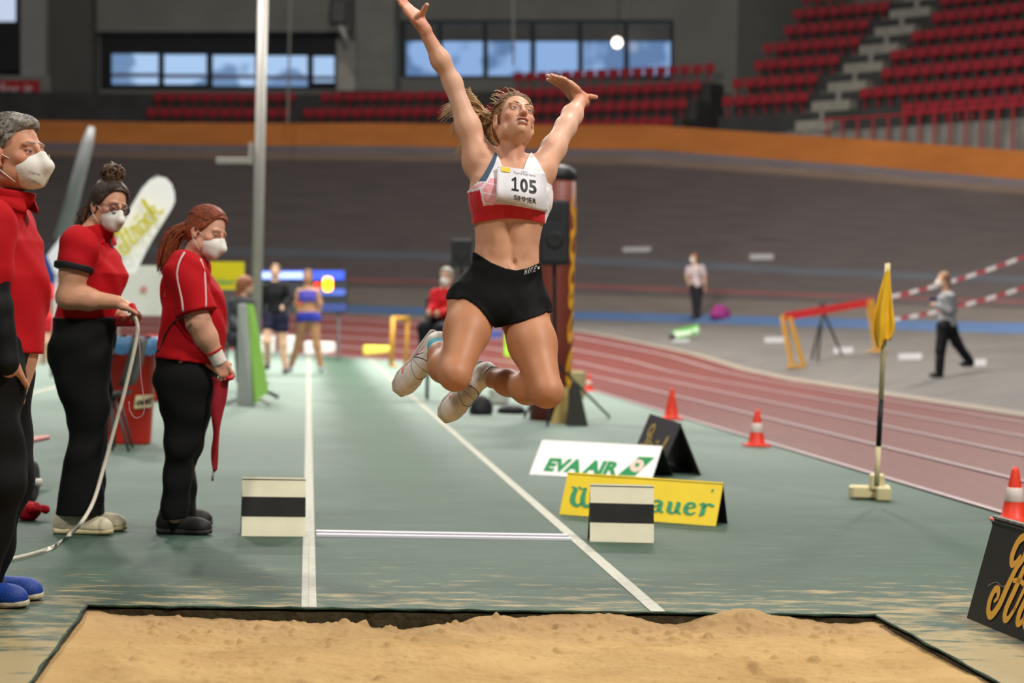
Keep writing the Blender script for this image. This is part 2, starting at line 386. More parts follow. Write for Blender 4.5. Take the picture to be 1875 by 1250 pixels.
# clods kicked up at the far edge and along the sides
for k in range(420):
    if k < 260: cx_, cy_ = PX0+rng.random()*2.9, PY1-.05-abs(rng.normal())*.16
    else: cx_, cy_ = PX0+rng.random()*2.9, 5.5+rng.random()*1.6
    r_ = .006+.012*rng.random()**2; i0, i1 = np.searchsorted(gx, [cx_-4*r_, cx_+4*r_]); j0, j1 = np.searchsorted(gy, [cy_-4*r_, cy_+4*r_])
    if i1 > i0 and j1 > j0: Z[j0:j1, i0:i1] += r_*(.9 if rng.random() < .7 else -.8)*np.exp(-(((X[j0:j1, i0:i1]-cx_)**2+(Y[j0:j1, i0:i1]-cy_)**2)/(r_*r_*1.3))**2)
ed = np.minimum(np.minimum(X-PX0, PX1-X), .2); Z = np.where(ed < .2, Z*(.25+.75*ed/.2)+(-.012)*(1-ed/.2), Z); Z = np.clip(Z, -.12, .05)
mb = MB(); mb.sheet(np.dstack([X, Y, Z])); m, n, L, b = nodes('pit_sand'); v = n.new('ShaderNodeTexCoord').outputs['Object']
base = mix(n, L, ramp(n, L, noise(n, L, v, 3, 6, .6), .3, .7), lin('#b59260'), lin('#caa873'))
base = mix(n, L, ramp(n, L, noise(n, L, v, 260, 3, .8), .55, .72, 0, .6), base, lin('#8f7247'))
base = mix(n, L, ramp(n, L, noise(n, L, v, 420, 2, .8), .6, .75, 0, .6), base, lin('#e8d5ae'))
s = n.new('ShaderNodeSeparateXYZ'); L.new(v, s.inputs[0])
far_brown = mth(n, L, 'MULTIPLY', ramp(n, L, mth(n, L, 'ADD', s.outputs[1], ramp(n, L, noise(n, L, v, 5, 4), 0, 1, -.25, .25)), 6.85, 7.2), .55)  # sand browner towards the far edge
base = mix(n, L, far_brown, base, lin('#a88a68')); L.new(base, b.inputs['Base Color']); b.inputs['Roughness'].default_value = .95; b.inputs['Specular IOR Level'].default_value = .1
bp = n.new('ShaderNodeBump'); bp.inputs['Strength'].default_value = .9; bp.inputs['Distance'].default_value = .006
L.new(noise(n, L, v, 220, 4, .7), bp.inputs['Height']); L.new(bp.outputs[0], b.inputs['Normal'])
sand = mb.build('sand', m, smooth=True); sand['kind'] = 'stuff'; tag(sand, 'rough golden sand filling the landing pit', 'sand')

# --- painted lines ----------------------------------------------------------
mline = mat('line_paint', '#a3a294', .6, .3, .16, 30)
def strip(name, a, b_, w, m=mline, th=.003, parent=floor):
    a, b_ = npv(a), npv(b_); t = unit(b_-a); r = np.cross(t, [0, 0, 1])*w/2; mb = MB()
    mb.add([a-r, a+r, b_+r, b_-r, a-r+[0, 0, th], a+r+[0, 0, th], b_+r+[0, 0, th], b_-r+[0, 0, th]], [(4, 5, 6, 7), (0, 1, 5, 4), (1, 2, 6, 5), (2, 3, 7, 6), (3, 0, 4, 7)])
    return mb.build(name, m, parent)
strip('painted_line', (.03, PY1, 0), (.03, 44.2, 0), .055); strip('painted_line', (1.31, PY1, 0), (1.31, 42.6, 0), .055)
strip('painted_line', G(0, 735), G(260, 668), .10)
mscr = mat('scratch_on_paint', '#8f8c78', .6, .3)
strip('paint_crack', (.028, PY1, .0031), (.030, 9.3, .0031), .003, mscr, .0005)
strip('take_off_line', (.065, 9.49, 0), (1.285, 9.49, 0), .045, mat('board_white', '#d9d5dd', .45, .4), .012)
strip('take_off_line', (.065, 9.62, 0), (1.285, 9.62, 0), .05, mat('board_white', '#d9d5dd', .45, .4), .012)
strip('plasticine_strip', (.065, 9.555, 0), (1.285, 9.555, 0), .075, mat('plasticine', '#4a424e', .7, .3), .006)

# --- track, apron, blue band, cycling bank -----------------------------------
def track_material(name, c1, c2, rough, sc=(1, 6, 1), var=2.0, spec=.4):
    m, n, L, b = nodes(name); v = n.new('ShaderNodeTexCoord').outputs['UV']
    base = mix(n, L, ramp(n, L, noise(n, L, mapping(n, L, v, sc), var, 6, .62), .3, .7), lin(c1), lin(c2))
    L.new(base, b.inputs['Base Color']); b.inputs['Roughness'].default_value = rough; b.inputs['Specular IOR Level'].default_value = spec
    return m
track = struct(ring('floor_running_track', [22, 23, 24, 25, 26, 26.5], track_material('red_track', '#5a302e', '#6b3b36', .5, spec=.2)))
mtl = mat('lane_paint', '#a39394', .55, .4, .1, 6)
for r in (22.03, 23, 24, 25, 26):
    ring('lane_line', [r-.028, r+.028], mtl, lambda q, t: surf_z(q, t)+.012, parent=track)
apron = struct(ring('floor_apron', list(np.linspace(26.5, 33.3, 8)), track_material('apron_concrete', '#504d4a', '#605c58', .7, (1, 1, 1), .8)))
ring('apron_edge', [26.48, 26.62], mat('edge_ochre', '#7c7266', .7), lambda q, t: surf_z(q, t)+.012, parent=apron)
struct(ring('floor_blue_band', [33.3, 33.65, 34], track_material('blue_band', '#3d5578', '#486288', .6)))
def bank_col(r, t):
    w = (r-34)/8
    c_ = npv(lin('#484140'))
    if .15 < w < .185: c_ = npv(lin('#6b3f41'))
    elif w < .12: c_ = npv(lin('#5c5550'))
    elif .30 < w < .345: c_ = npv(lin('#4a4d54'))
    elif w > .955: c_ = npv(lin('#5f5a5e'))
    elif w > .90: c_ = npv(lin('#6a5a50'))
    elif w > .5: c_ = npv(lin('#484140'))
    return tuple(c_)
m, n, L, b = nodes('bank_boards'); v = n.new('ShaderNodeTexCoord').outputs['UV']
at = n.new('ShaderNodeAttribute'); at.attribute_name = 'Col'
f = ramp(n, L, noise(n, L, mapping(n, L, v, (.35, 9, 1)), 1.6, 6, .65), .3, .7, .66, 1.36)
mx = n.new('ShaderNodeVectorMath'); mx.operation = 'SCALE'; L.new(at.outputs['Color'], mx.inputs[0]); L.new(f, mx.inputs['Scale'])
base = mix(n, L, ramp(n, L, noise(n, L, mapping(n, L, v, (.9, 14, 1)), 2.4, 5, .6), .62, .78, 0, .5), mx.outputs[0], lin('#6e5f54'))
L.new(base, b.inputs['Base Color']); b.inputs['Roughness'].default_value = .65; b.inputs['Specular IOR Level'].default_value = .25
bank = struct(ring('floor_cycling_bank', list(np.linspace(34, 42, 49)), m, col=bank_col))
# white number panels painted on apron and bank
mw = mat('white_panel', '#8f8d8f', .6, .3, .08, 9)
def pad(x0, x1, y0, y1):
    a = [S(x0, y1), S(x1, y1-.012*(x1-x0)), S(x1, y0-.012*(x1-x0)), S(x0, y0)]; mb = MB()
    mb.add([p+np.array([0, 0, .012]) for p in a], [(0, 1, 2, 3)]); return mb.build('painted_dash', mw, apron)
for q in ((1400, 1436, 618, 629), (1527, 1562, 637, 648), (1645, 1688, 648, 660), (1762, 1806, 659, 672), (1230, 1262, 622, 628), (1140, 1192, 453, 462), (1373, 1416, 466, 476)): pad(*q)
# orange board wall on top of the bank
mor = track_material('orange_boards', '#94551f', '#a8642a', .6, (.3, 1, 1), 1.2)
def ztop(t): return float(np.interp(t, *ZT))
vs = []; fs = []; ts = [t for t in TS if t > -30]
for t in ts:
    z = ztop(t)
    for r, dz in ((41.98, -.05), (41.98, .76), (42.10, .76), (42.10, -.05)): vs.append(ring_pt(r, t, z+dz))
for i in range(len(ts)-1):
    for j in range(4): fs.append((i*4+j, (i+1)*4+j, (i+1)*4+(j+1) % 4, i*4+(j+1) % 4))
mb = MB(); mb.add(vs, fs); owall = struct(mb.build('wall_orange_boards', mor))
me = owall.data; uvl = me.uv_layers.new(name='UVMap'); uvl.data.foreach_set('uv', [q for l in me.loops for q in (arc_len(ts[l.vertex_index//4])*1.4, me.vertices[l.vertex_index].co.z)])

# --- stands ---------------------------------------------------------------------
mcon = mat('stand_concrete', '#4f4d4a', .85, .2, .18, 1.2)
mcon_d = mat('stand_concrete_dark', '#343332', .85, .2, .18, 1.2)
def row_r(k): return 43.5+.85*k
def row_z(k): return 6.85+.68*k
def tier(name, k0, k1, t0, t1, m, zbase):
    ts = list(np.arange(t0, t1+.01, 1.)); vs = []; fs = []; pr = [(row_r(k0)-.45, zbase)]
    for k in range(k0, k1+1): pr += [(row_r(k)-.45, row_z(k)), (row_r(k)+.40, row_z(k))]
    pr += [(row_r(k1)+.40, zbase)]; q = len(pr)
    for t in ts:
        for r, z in pr: vs.append(ring_pt(r, t, z))
    for i in range(len(ts)-1):
        for j in range(q): fs.append((i*q+j, (i+1)*q+j, (i+1)*q+(j+1) % q, i*q+(j+1) % q))
    fs.append(tuple(range(q))); fs.append(tuple(range((len(ts)-1)*q, len(ts)*q))[::-1])
    mb = MB(); mb.add(vs, fs); return struct(mb.build(name, m))
tier('floor_stand_steps', 0, 3, 47, 86, mcon_d, 3.)
tier('floor_stand_steps', 0, 7, 40.2, 46, mcon_d, 3.)
tier('floor_stand_steps', 0, 10, 15, 40.2, mcon_d, 3.)
# pale stair treads up the aisle
mb = MB(); AIS = (39.2, 41.0)
for k in range(-1, 10):
    for hf in (0, .425):
        z = row_z(k)+.02+(.34 if hf else 0); r = row_r(k)-.44+hf
        a = [ring_pt(r, AIS[0], z), ring_pt(r+.425, AIS[0], z), ring_pt(r+.425, AIS[1], z), ring_pt(r, AIS[1], z)]
        mb.add(a+[p-np.array([0, 0, .34]) for p in a], [(3, 2, 1, 0), (0, 4, 7, 3), (0, 1, 5, 4), (2, 3, 7, 6)])
struct(mb.build('floor_aisle_stairs', mat('aisle_concrete', '#7d7a72', .85, .2, .15, 3)))
# seats: back shell, pan and bracket in one small mesh
ms = mat('red_seat_plastic', '#86202a', .45, .4, .12, 3)
mb = MB()
mb.box((0, .12, .58), (.40, .035, .27), R=frame((0, 1, .14), (0, -.14, 1)), bev=.012); mb.box((0, .03, .42), (.34, .12, .035), bev=.01); mb.box((0, .12, .22), (.05, .05, .44))
seat0 = mb.build('stadium_seat', ms); seat_me = seat0.data; bpy.data.objects.remove(seat0)
spots = []; ORD = 'front second third fourth fifth sixth seventh eighth ninth tenth eleventh'.split()
for k in range(0, 11):
    for t in np.arange(26.5, 45.6, math.degrees(.47/row_r(k))):
        if AIS[0]-.4 < t < AIS[1]+.4: continue
        if k == 0 and t > 36 or k > 7 and t > 40: continue
        p = ring_pt(row_r(k)+.1, t, row_z(k)); q = (p-CO); d = q@F0; x = W/2+FPX*(q@CR)/d; y = H/2-FPX*(q@CU)/d
        if x > W+12 or y < -10: continue
        spots.append((d, p, t, 'red plastic seat in the %s row of the tall stand %s of the aisle stairs' % (ORD[k], 'left' if t > AIS[1] else 'right'), 'red seats of the tall stand'))
for k in range(0, 4):
    for t in np.arange(47.6, 74.5, math.degrees(.47/row_r(k))):
        if 57.6 < t < 59.6 or 66.6 < t < 67.6 or k == 3 and t > 57: continue
        p = ring_pt(row_r(k)+.1, t, row_z(k)); spots.append((np.dot(p-CO, F0), p, t, 'red plastic seat in the %s low row below the %s windows' % (ORD[k], 'right hand' if t < 58 else 'left hand'), 'red seats below the windows'))
spots.sort(key=lambda q: q[0])
def seat_mat(p, t): a = math.radians(t); return Matrix.Translation(Vector(p)) @ Matrix.Rotation(a-math.pi/2, 4, 'Z')
n_tall = n_low = 0; rest = []
for d, p, t, lab, grp in spots:
    tall = 'tall' in grp
    if (tall and n_tall < 300) or (not tall and n_low < 300):
        o = link('stadium_seat', seat_me); o.matrix_world = seat_mat(p, t); tag(o, lab, 'seat', grp)
        if tall: n_tall += 1
        else: n_low += 1
    else: rest.append((p, t))
if rest:
    mb = MB(); sv = np.array([q.co[:] for q in seat_me.vertices]); sf = [tuple(q.vertices) for q in seat_me.polygons]
    for p, t in rest:
        M = np.array(seat_mat(p, t)); mb.add(sv@M[:3, :3].T+M[:3, 3], sf)
    o = mb.build('stadium_seats', ms); o['kind'] = 'stuff'; tag(o, 'further red plastic seats high in the tall stand', 'seats')
# handrail with red posts in front of the tall stand
mb0 = mat('rail_red', '#8c2028', .5, .4)
rail = thing('guard_rail', 'low red guard rail in front of the tall stand above the orange wall', 'railing', ring_pt(42.6, 33, 5.6))
for t in np.arange(25.8, 39, .75):
    mb = MB(); mb.tube([ring_pt(42.6, t, ztop(t)+.5), ring_pt(42.6, t, row_z(0)+.25)], .035, 6); mb.build('post', mb0, rail)
mb = MB(); mb.tube([ring_pt(42.6, t, row_z(0)+.25) for t in np.arange(25.8, 39, 1.)], .035, 6); mb.build('top_rail', mb0, rail)
mb = MB(); ts = list(np.arange(15, 47, 1.)); vs = [ring_pt(42.9, t, z) for t in ts for z in (4.5, row_z(0)-.05)]
mb.add(vs, [(2*i, 2*i+2, 2*i+3, 2*i+1) for i in range(len(ts)-1)]); struct(mb.build('wall_stand_front', mat('stand_front_render', '#6e6b66', .85, .2, .2, 1.5)))

# --- back wall, pillars, windows ---------------------------------------------
RW = 47.9
mb = MB(); ts = list(np.arange(10, 112, 1.5)); vs = [ring_pt(RW if t > 46.6 else 53.6, t, z) for t in ts for z in (4, 24)]
mb.add(vs, [(2*i, 2*i+2, 2*i+3, 2*i+1) for i in range(len(ts)-1)]); struct(mb.build('wall_back', mat('hall_wall', '#62625e', .9, .15, .08, .5)))
def patch(name, quad, m, parent=None, r0=RW-.1, th=.08, kind=True):
    """a panel bounded by four pixel corners that follows the curved wall at radius r0, thickened backwards"""
    (xa, ya), (xb, yb), (xc, yc), (xd, yd) = quad; n_ = max(1, int((xb-xa)/25)); lo = []; hi = []
    for i in range(n_+1):
        f = i/n_; lo.append(RC(xa+(xb-xa)*f, ya+(yb-ya)*f, r0)); hi.append(RC(xd+(xc-xd)*f, yd+(yc-yd)*f, r0))
    dr = np.array([lo[0][0]-CX, lo[0][1]-CY, 0]); dr = unit(dr)*th
    mb = MB(); mb.sheet([lo, hi], th, dr); o = mb.build(name, m, parent)
    if kind and parent is None: struct(o)
    return o
def rect(x0, x1, y0, y1, s=.02): return [(x0, y1), (x1, y1), (x1, y0), (x0, y0)]
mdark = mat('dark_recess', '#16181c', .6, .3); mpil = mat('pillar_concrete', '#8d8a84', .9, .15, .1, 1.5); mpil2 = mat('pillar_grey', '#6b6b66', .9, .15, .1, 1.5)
def glass(name, c, e, c2):
    m, n, L, b = nodes(name); v = n.new('ShaderNodeTexCoord').outputs['Object']
    base = mix(n, L, ramp(n, L, noise(n, L, v, .55, 2, .4), .5, .56), lin(c), lin(c2))
    L.new(base, b.inputs['Emission Color']); b.inputs['Emission Strength'].default_value = e; b.inputs['Base Color'].default_value = (.02, .02, .025, 1); b.inputs['Roughness'].default_value = .2
    return m
mgl = glass('daylight_glass', '#a9c9ee', 1.0, '#6d8cb4'); mgl2 = glass('daylight_glass_right', '#8fb2e2', .95, '#5f7fab')
mgup = mat('grey_glass', '#4c4c4c', .15, .6, .1, .7); mfr = mat('window_frame_grey', '#3d4550', .5, .4)
patch('trim_1', rect(185, 615, 62, 163), mdark, r0=RW-.05)
wn = 0
for x0, x1, yb in ((203, 291, 156), (299, 379, 156), (388, 468, 159), (476, 564, 160), (572, 613, 152)):
    wn += 1; w_ = patch('window_%d' % wn, rect(x0, x1, 97+.012*(x0-200), yb), mfr, r0=RW-.13)
    patch('pane', rect(x0+2, x1-2, 99+.012*(x0-200), yb-2), mgl, w_, r0=RW-.2, th=.05)
    patch('shelf_bar', rect(x0+2, x1-2, 134+.014*(x0-200), 141+.014*(x0-200)), mat('faded_red_bar', '#6a6480', .6), w_, r0=RW-.24, th=.03)
patch('trim_2', rect(725, 1232, 36, 140), mat('dark_lintel', '#2b2c2d', .7, .2), r0=RW-.05)
for x0, x1 in ((742, 803), (809, 885), (892, 972), (979, 1059), (1066, 1143), (1150, 1228)):
    wn += 1; w_ = patch('window_%d' % wn, rect(x0, x1, 42, 140), mfr, r0=RW-.13)
    patch('upper_pane', rect(x0+2, x1-2, 45, 74), mgup, w_, r0=RW-.2, th=.05); patch('pane', rect(x0+2, x1-2, 76, 138), mgl2, w_, r0=RW-.2, th=.05)
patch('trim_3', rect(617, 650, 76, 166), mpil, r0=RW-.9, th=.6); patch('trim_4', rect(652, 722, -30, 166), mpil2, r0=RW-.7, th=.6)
patch('trim_5', rect(168, 640, -30, 58), mat('upper_wall', '#6a6a65', .9, .1, .08, .6), r0=RW-.5, th=.4)
patch('trim_6', rect(85, 168, -30, 222), mat('side_wall', '#4c4b47', .9, .1, .08, .6), r0=RW-1.2, th=1.0)
patch('trim_7', rect(38, 84, -30, 138), mat('pillar_light', '#7c7b78', .9, .1, .08, .6), r0=RW-1.6, th=.5)
patch('trim_8', rect(-40, 37, -30, 130), mat('black_panel', '#121316', .5, .3), r0=RW-1.55, th=.3)
patch('trim_9', rect(-40, 92, 138, 222), mat('white_board', '#6a6a68', .8, .2), r0=RW-1.65, th=.2)
wn += 1; w_ = patch('window_%d' % wn, rect(-40, 30, -30, 41), mfr, r0=RW-1.6, th=.04); patch('pane', rect(-40, 28, -30, 39), mat('pale_screen_glow', '#b9c6dd', .2, emit=.8), w_, r0=RW-1.65, th=.04)  # bright TV screen on the black panel, built as a window
# ================================================================== things
# --- A-frame boards -----------------------------------------------------------
def aboard(name, label, bl, br, tl, front, back, cat='sign', th=.012, open_=1.0, top_edge=None, group=None, off=None):
    """two hinged panels: base corners on the ground, the pixel tl fixes lean and height; returns root and the front panel's frame"""
    bl, br = npv(bl), npv(br); u = unit(br-bl); pr = np.cross([0, 0, 1.], u)   # away from the viewer's side
    if np.dot(pr, F0) < 0 and abs(np.dot(pr, F0)) > .5: pr = -pr
    r = ray(*tl); n_ = u; dd = np.dot(bl-CO, n_)/np.dot(r, n_); T = CO+r*dd; off = T-bl if off is None else pr*off[0]+np.array([0, 0, off[1]]); T = bl+off
    root = thing(name, label, cat, (bl+br)/2, group); ln = np.linalg.norm(br-bl)
    uy = off; nf = unit(np.cross(u, uy))
    f = MB(); f.prism([(0, 0), (ln, 0), (ln, 1), (0, 1)], bl-nf*th, u, uy, th); fo = f.build('front_panel', front, root)
    hz = np.array([off[0], off[1], 0]); b0 = bl+hz*(1+open_); ub = T-b0
    k = MB(); nb = unit(np.cross(u, ub)); k.prism([(0, 0), (ln, 0), (ln, .975), (0, .975)], b0+nb*.001, u, ub, th); k.build('rear_panel', back, root)
    if top_edge:
        t = MB(); t.tube([T+[0, 0, .002], T+u*ln+[0, 0, .002]], .008, 6); t.build('top_edge', top_edge, root)
    return root, fo, bl, u*ln, uy, ln, np.linalg.norm(off)
mcream = mat('cream_board', '#e2dcc0', .5, .35, .05, 10); mblk = mat('black_band', '#1f1d19', .5, .3, .2, 12); mdb = mat('board_back_dark', '#2b2e28', .7, .2, .2, 5)
for lab, q in (('cream take-off marker board with black band left of the runway', ((442, 981), (559, 984), (447, 876))),
               ('cream take-off marker board with black band in front of the yellow board', ((1080, 991), (1196, 993), (1079, 887)))):
    bl = G(*q[0]); br = G(*q[1]); br[1] = bl[1]+(.02 if q[0][0] < 900 else -.02)
    rt, fo, o, ux, uy, ln, hh = aboard('marker_board', lab, bl, br, q[2], mcream, mdb, 'marker', .006, 1.1, group='take-off marker boards', off=(.07, .272))
    b_ = MB(); n_ = unit(np.cross(ux, uy)); b_.prism([(0, .335), (1, .335), (1, .665), (0, .665)], o, ux, uy, .003); b_.build('black_band', mblk, fo)
mwhite = mat('white_board_print', '#eeece8', .45, .35, .03, 5); mgrn = mat('print_green', '#1f8a4c', .5, .3); myel = mat('yellow_board_print', '#f2d22c', .45, .35, .05, 4)
mteal = mat('print_teal_green', '#3d9a6b', .5, .3); mpink = mat('print_pink', '#e0a58e', .5, .3)
rt, fo, o, ux, uy, ln, hh = aboard('sponsor_board', 'white airline sponsor board with green lettering behind the yellow board', G(969, 868), G(1192, 881), (993, 805), mwhite, mdb, th=.008, open_=1.2)
v, f = font_mesh('EVA AIR', .30, .016, .12, 1.0); sx = .60/(v[:, 0].max()-v[:, 0].min()); v = v*np.array([sx, .38/(v[:, 1].max()-v[:, 1].min())*1.0]); v += np.array([.405-(v[:, 0].max()+v[:, 0].min())/2, .30-(v[:, 1].max()+v[:, 1].min())/2])
letters_on('lettering', (v, f), o, ux, uy, mgrn, fo, .003)
v = npv([(.72, .12), (.86, .12), (.97, .66), (.84, .66), (.80, .45)]); letters_on('tail_logo', (v, [tuple(range(5))]), o, ux, uy, mgrn, fo, .003)
a_ = np.linspace(0, 2*math.pi, 25)[:-1]; letters_on('globe_logo', (np.column_stack([.85+.055*np.cos(a_), .40+.18*np.sin(a_)]), [tuple(range(24))]), o, ux, uy, mat('print_blush', '#dcc3b4', .5), fo, .004)
letters_on('globe_core', (np.column_stack([.85+.018*np.cos(a_), .42+.06*np.sin(a_)]), [tuple(range(24))]), o, ux, uy, mgrn, fo, .005)

rt, fo, o, ux, uy, ln, hh = aboard('sponsor_board', 'yellow sponsor board with green blackletter word behind the right marker board', G(1024, 941), G(1310, 963), (1040, 864), myel, mdb, th=.008, open_=.9)
def blackletter():
    """Wiesbauer in broken-pen strokes, x-height 1"""
    P_ = []; w = .22
    def add(x, ss):
        for pts, wd in ss: P_.append(stroke([(x+p[0], p[1]) for p in pts], wd))
    add(0, [([(.05,1.55),(.22,1.40),(.16,.9),(.20,.35),(.42,.05),(.62,.30)], [.12,.2,.24,.26,.2,.14]), ([(.66,1.5),(.62,.9),(.68,.32),(.90,.04),(1.10,.45),(1.12,1.0),(1.02,1.5)], [.14,.22,.24,.2,.2,.22,.14]), ([(.36,1.58),(.52,1.44),(.68,1.5)], .12)])
    add(1.35, [([(.0,.85),(.14,.95),(.14,.2),(.28,.04)], [.12,.2,.22,.12]), ([(.10,1.32),(.16,1.40)], .2)])
    add(1.80, [([(.10,.5),(.42,.66),(.36,.92),(.16,.88),(.08,.5),(.14,.16),(.32,.05),(.50,.18)], [.1,.14,.18,.18,.22,.22,.16,.1])])
    add(2.45, [([(.44,.86),(.24,.94),(.10,.76),(.40,.40),(.38,.14),(.18,.04),(.02,.16)], [.14,.18,.2,.22,.2,.16,.1])])
    add(3.05, [([(.06,1.62),(.14,1.5),(.12,.3),(.30,.05),(.52,.24),(.50,.72),(.30,.92),(.14,.72)], [.14,.2,.22,.2,.2,.2,.14,.1])])
    add(3.75, [([(.06,.80),(.28,.94),(.44,.78),(.42,.22),(.58,.04)], [.12,.18,.2,.22,.12]), ([(.42,.60),(.12,.42),(.08,.16),(.24,.05),(.42,.24)], [.1,.18,.2,.16,.1])])
    add(4.50, [([(.04,.90),(.12,.80),(.10,.24),(.26,.05),(.46,.22)], [.12,.2,.22,.18,.1]), ([(.44,.92),(.48,.8),(.46,.22),(.62,.04)], [.12,.2,.22,.12])])
    add(5.25, [([(.10,.48),(.44,.66),(.36,.92),(.16,.88),(.08,.5),(.14,.16),(.32,.05),(.50,.20)], [.1,.14,.18,.18,.22,.22,.16,.1])])
    add(5.95, [([(.0,.88),(.14,.92),(.14,.22),(.06,.02)], [.12,.2,.22,.14]), ([(.14,.66),(.34,.94),(.52,.84)], [.1,.16,.2])])
    return join2d(P_)
v, f = blackletter(); v = v*np.array([.92/6.5, .47/1.65])+np.array([.045, .21]); letters_on('lettering', (v, f), o, ux, uy, mteal, fo, .003)
letters_on('trademark', (np.column_stack([.945+.008*np.cos(a_), .80+.03*np.sin(a_)]), [tuple(range(24))]), o, ux, uy, mteal, fo, .003)

mblb = mat('black_board_print', '#191617', .42, .4, .25, 3); mscript = mat('print_amber', '#dda53c', .45, .35)
bl = G(1770, 1131); br = bl+np.array([.06, -1.25, 0])
rt, fo, o, ux, uy, ln, hh = aboard('sponsor_board', 'black sponsor board with amber script word cut by the right frame edge', bl, br, (1821, 947), mblb, mdb, th=.014, open_=1.1, top_edge=mat('scuffed_edge', '#6e6b66', .6, .3, .5, 40))
letters_on('lettering', (SCRIPT[0]*np.array([.125, .37])+np.array([.135, .12]), SCRIPT[1]), o, ux, uy, mscript, fo, .003)
v, f = join2d([stroke([(.09, .36), (.14, .42), (.19, .40), (.22, .44)], .008), stroke([(.15, .36), (.18, .32)], .014)]); letters_on('scuff_mark', (v, f), o, ux, uy, mat('scuff', '#6e6a64', .7), fo, .002)
A = G(1207, 869); bl = A+np.array([.0, 1.25, 0]); r_ = ray(1235, 771); tA = CO+r_*((A[1]+.0)/r_[1])
rt, fo, o, ux, uy, ln, hh = aboard('sponsor_board', 'dark sponsor board with faded gold lettering between two orange cones', bl, A, (1190, 757), mat('dark_violet_print', '#2a2430', .45, .35, .2, 5), mdb, th=.008, open_=1.1)
letters_on('lettering', (SCRIPT[0]*np.array([.20, .30])+np.array([.10, .18]), SCRIPT[1]), o, ux, uy, mat('print_gold', '#a98a3c', .5), fo, .003)

# --- cones -------------------------------------------------------------------
mcone = mat('cone_orange', '#e0371c', .45, .4, .06, 8); mband = mat('cone_white_band', '#d8c9c2', .4, .4)
def cone(px, py, h, label, band=True):
    c_ = G(px, py); root = thing('traffic_cone', label, 'cone', c_, 'orange cones along the track edge'); k = h/.30
    mb = MB(); mb.box(c_+[0, 0, .010*k], (.20*k, .20*k, .02*k), bev=.006); mb.build('base', mcone, root)
    def rr(z): return (.075-.058*z/.30)*k
    mb = MB(); mb.lathe(c_, [(.088*k, .018*k), (.078*k, .028*k)]+[(rr(z), z*k) for z in (.04, .12, .2, .28)]+[(.014*k, .297*k), (.006*k, .30*k)], 20); mb.build('body', mcone, root, True)
    if band:
        mb = MB(); mb.lathe(c_, [(rr(.115)+.0005, .115*k), (rr(.115)+.003, .118*k), (rr(.188)+.003, .187*k), (rr(.188)+.0005, .19*k)], 20); mb.build('band', mband, root, True)
cone(1385, 817, .315, 'orange cone with white band second nearest along the track edge'); cone(1856, 957, .31, 'orange cone with white band behind the black script board')
cone(1229, 768, .33, 'plain orange cone behind the dark sponsor board', False); cone(1078, 716, .24, 'small far orange cone beside the brown column')

# --- corner flag ---------------------------------------------------------------
mfb = mat('flag_stand_cream', '#cdc094', .5, .35, .06, 12); d_ = 11.8; fl = thing('corner_flag', 'yellow flag on a cream and black pole in a cream block base', 'flag', G(1600, 920))
c_ = G(1605, 915); R_ = frame((.25, 1, 0))
mb = MB(); mb.box(c_+[-.045, .03, .045], (.23, .09, .08), R=frame((.0, 1, 0)), bev=.012); mb.build('base_bar', mfb, fl)
mb = MB(); mb.box(c_+[.035, -.02, .045], (.09, .20, .09), R=R_, bev=.012); mb.build('base_block', mfb, fl)
mb = MB(); mb.box(c_+[.0, .0, .11], (.09, .08, .10), R=R_, bev=.01); mb.build('socket', mfb, fl)
a, b_ = P(1605, 890, d_), P(1625.5, 482, d_-.05); at_ = lambda f: a+(b_-a)*f
mb = MB(); mb.tube([at_(0), at_(.18)], .016, 10); mb.build('pole', mfb, fl, True)
mb = MB(); mb.tube([at_(.18), at_(.39)], .0165, 10); mb.build('pole_grip', mat('black_tape', '#17181b', .5, .3), fl, True)
mb = MB(); mb.tube([at_(.39), at_(1.0)], .016, 10); mb.build('pole', mfb, fl, True)
pts = []; nr = 26; na = 40
L_ = [1626, 1621, 1616, 1611, 1607, 1603, 1600, 1598.5, 1600, 1604]; Rr = [1628, 1630, 1631, 1632, 1634, 1635.5, 1638, 1640, 1637, 1625]
for i in range(nr):
    f = i/(nr-1); y = 480+150*f; xl = np.interp(f, np.linspace(0, 1, 10), L_); xr = np.interp(f, np.linspace(0, 1, 10), Rr); ring_ = []
    for k in range(na):
        al = 2*math.pi*k/na; s_ = math.cos(al); fold = .022*math.sin(al*5+f*2)*min(1, f*2)
        ring_.append(P((xl+xr)/2+(xr-xl)/2*s_, y+(6*math.sin(al*3+1) if i == nr-1 else 0)-(14*max(0, s_)**2 if i == nr-1 else 0), d_-.05+(.045*math.sin(al)+fold)*min(1, .25+f)))
    pts.append(ring_+[ring_[0]])
mb = MB(); mb.sheet(pts); mb.build('cloth', mat('yellow_flag_cloth', '#d8a912', .75, .2, .08, 12, sheen=.2), fl, True)

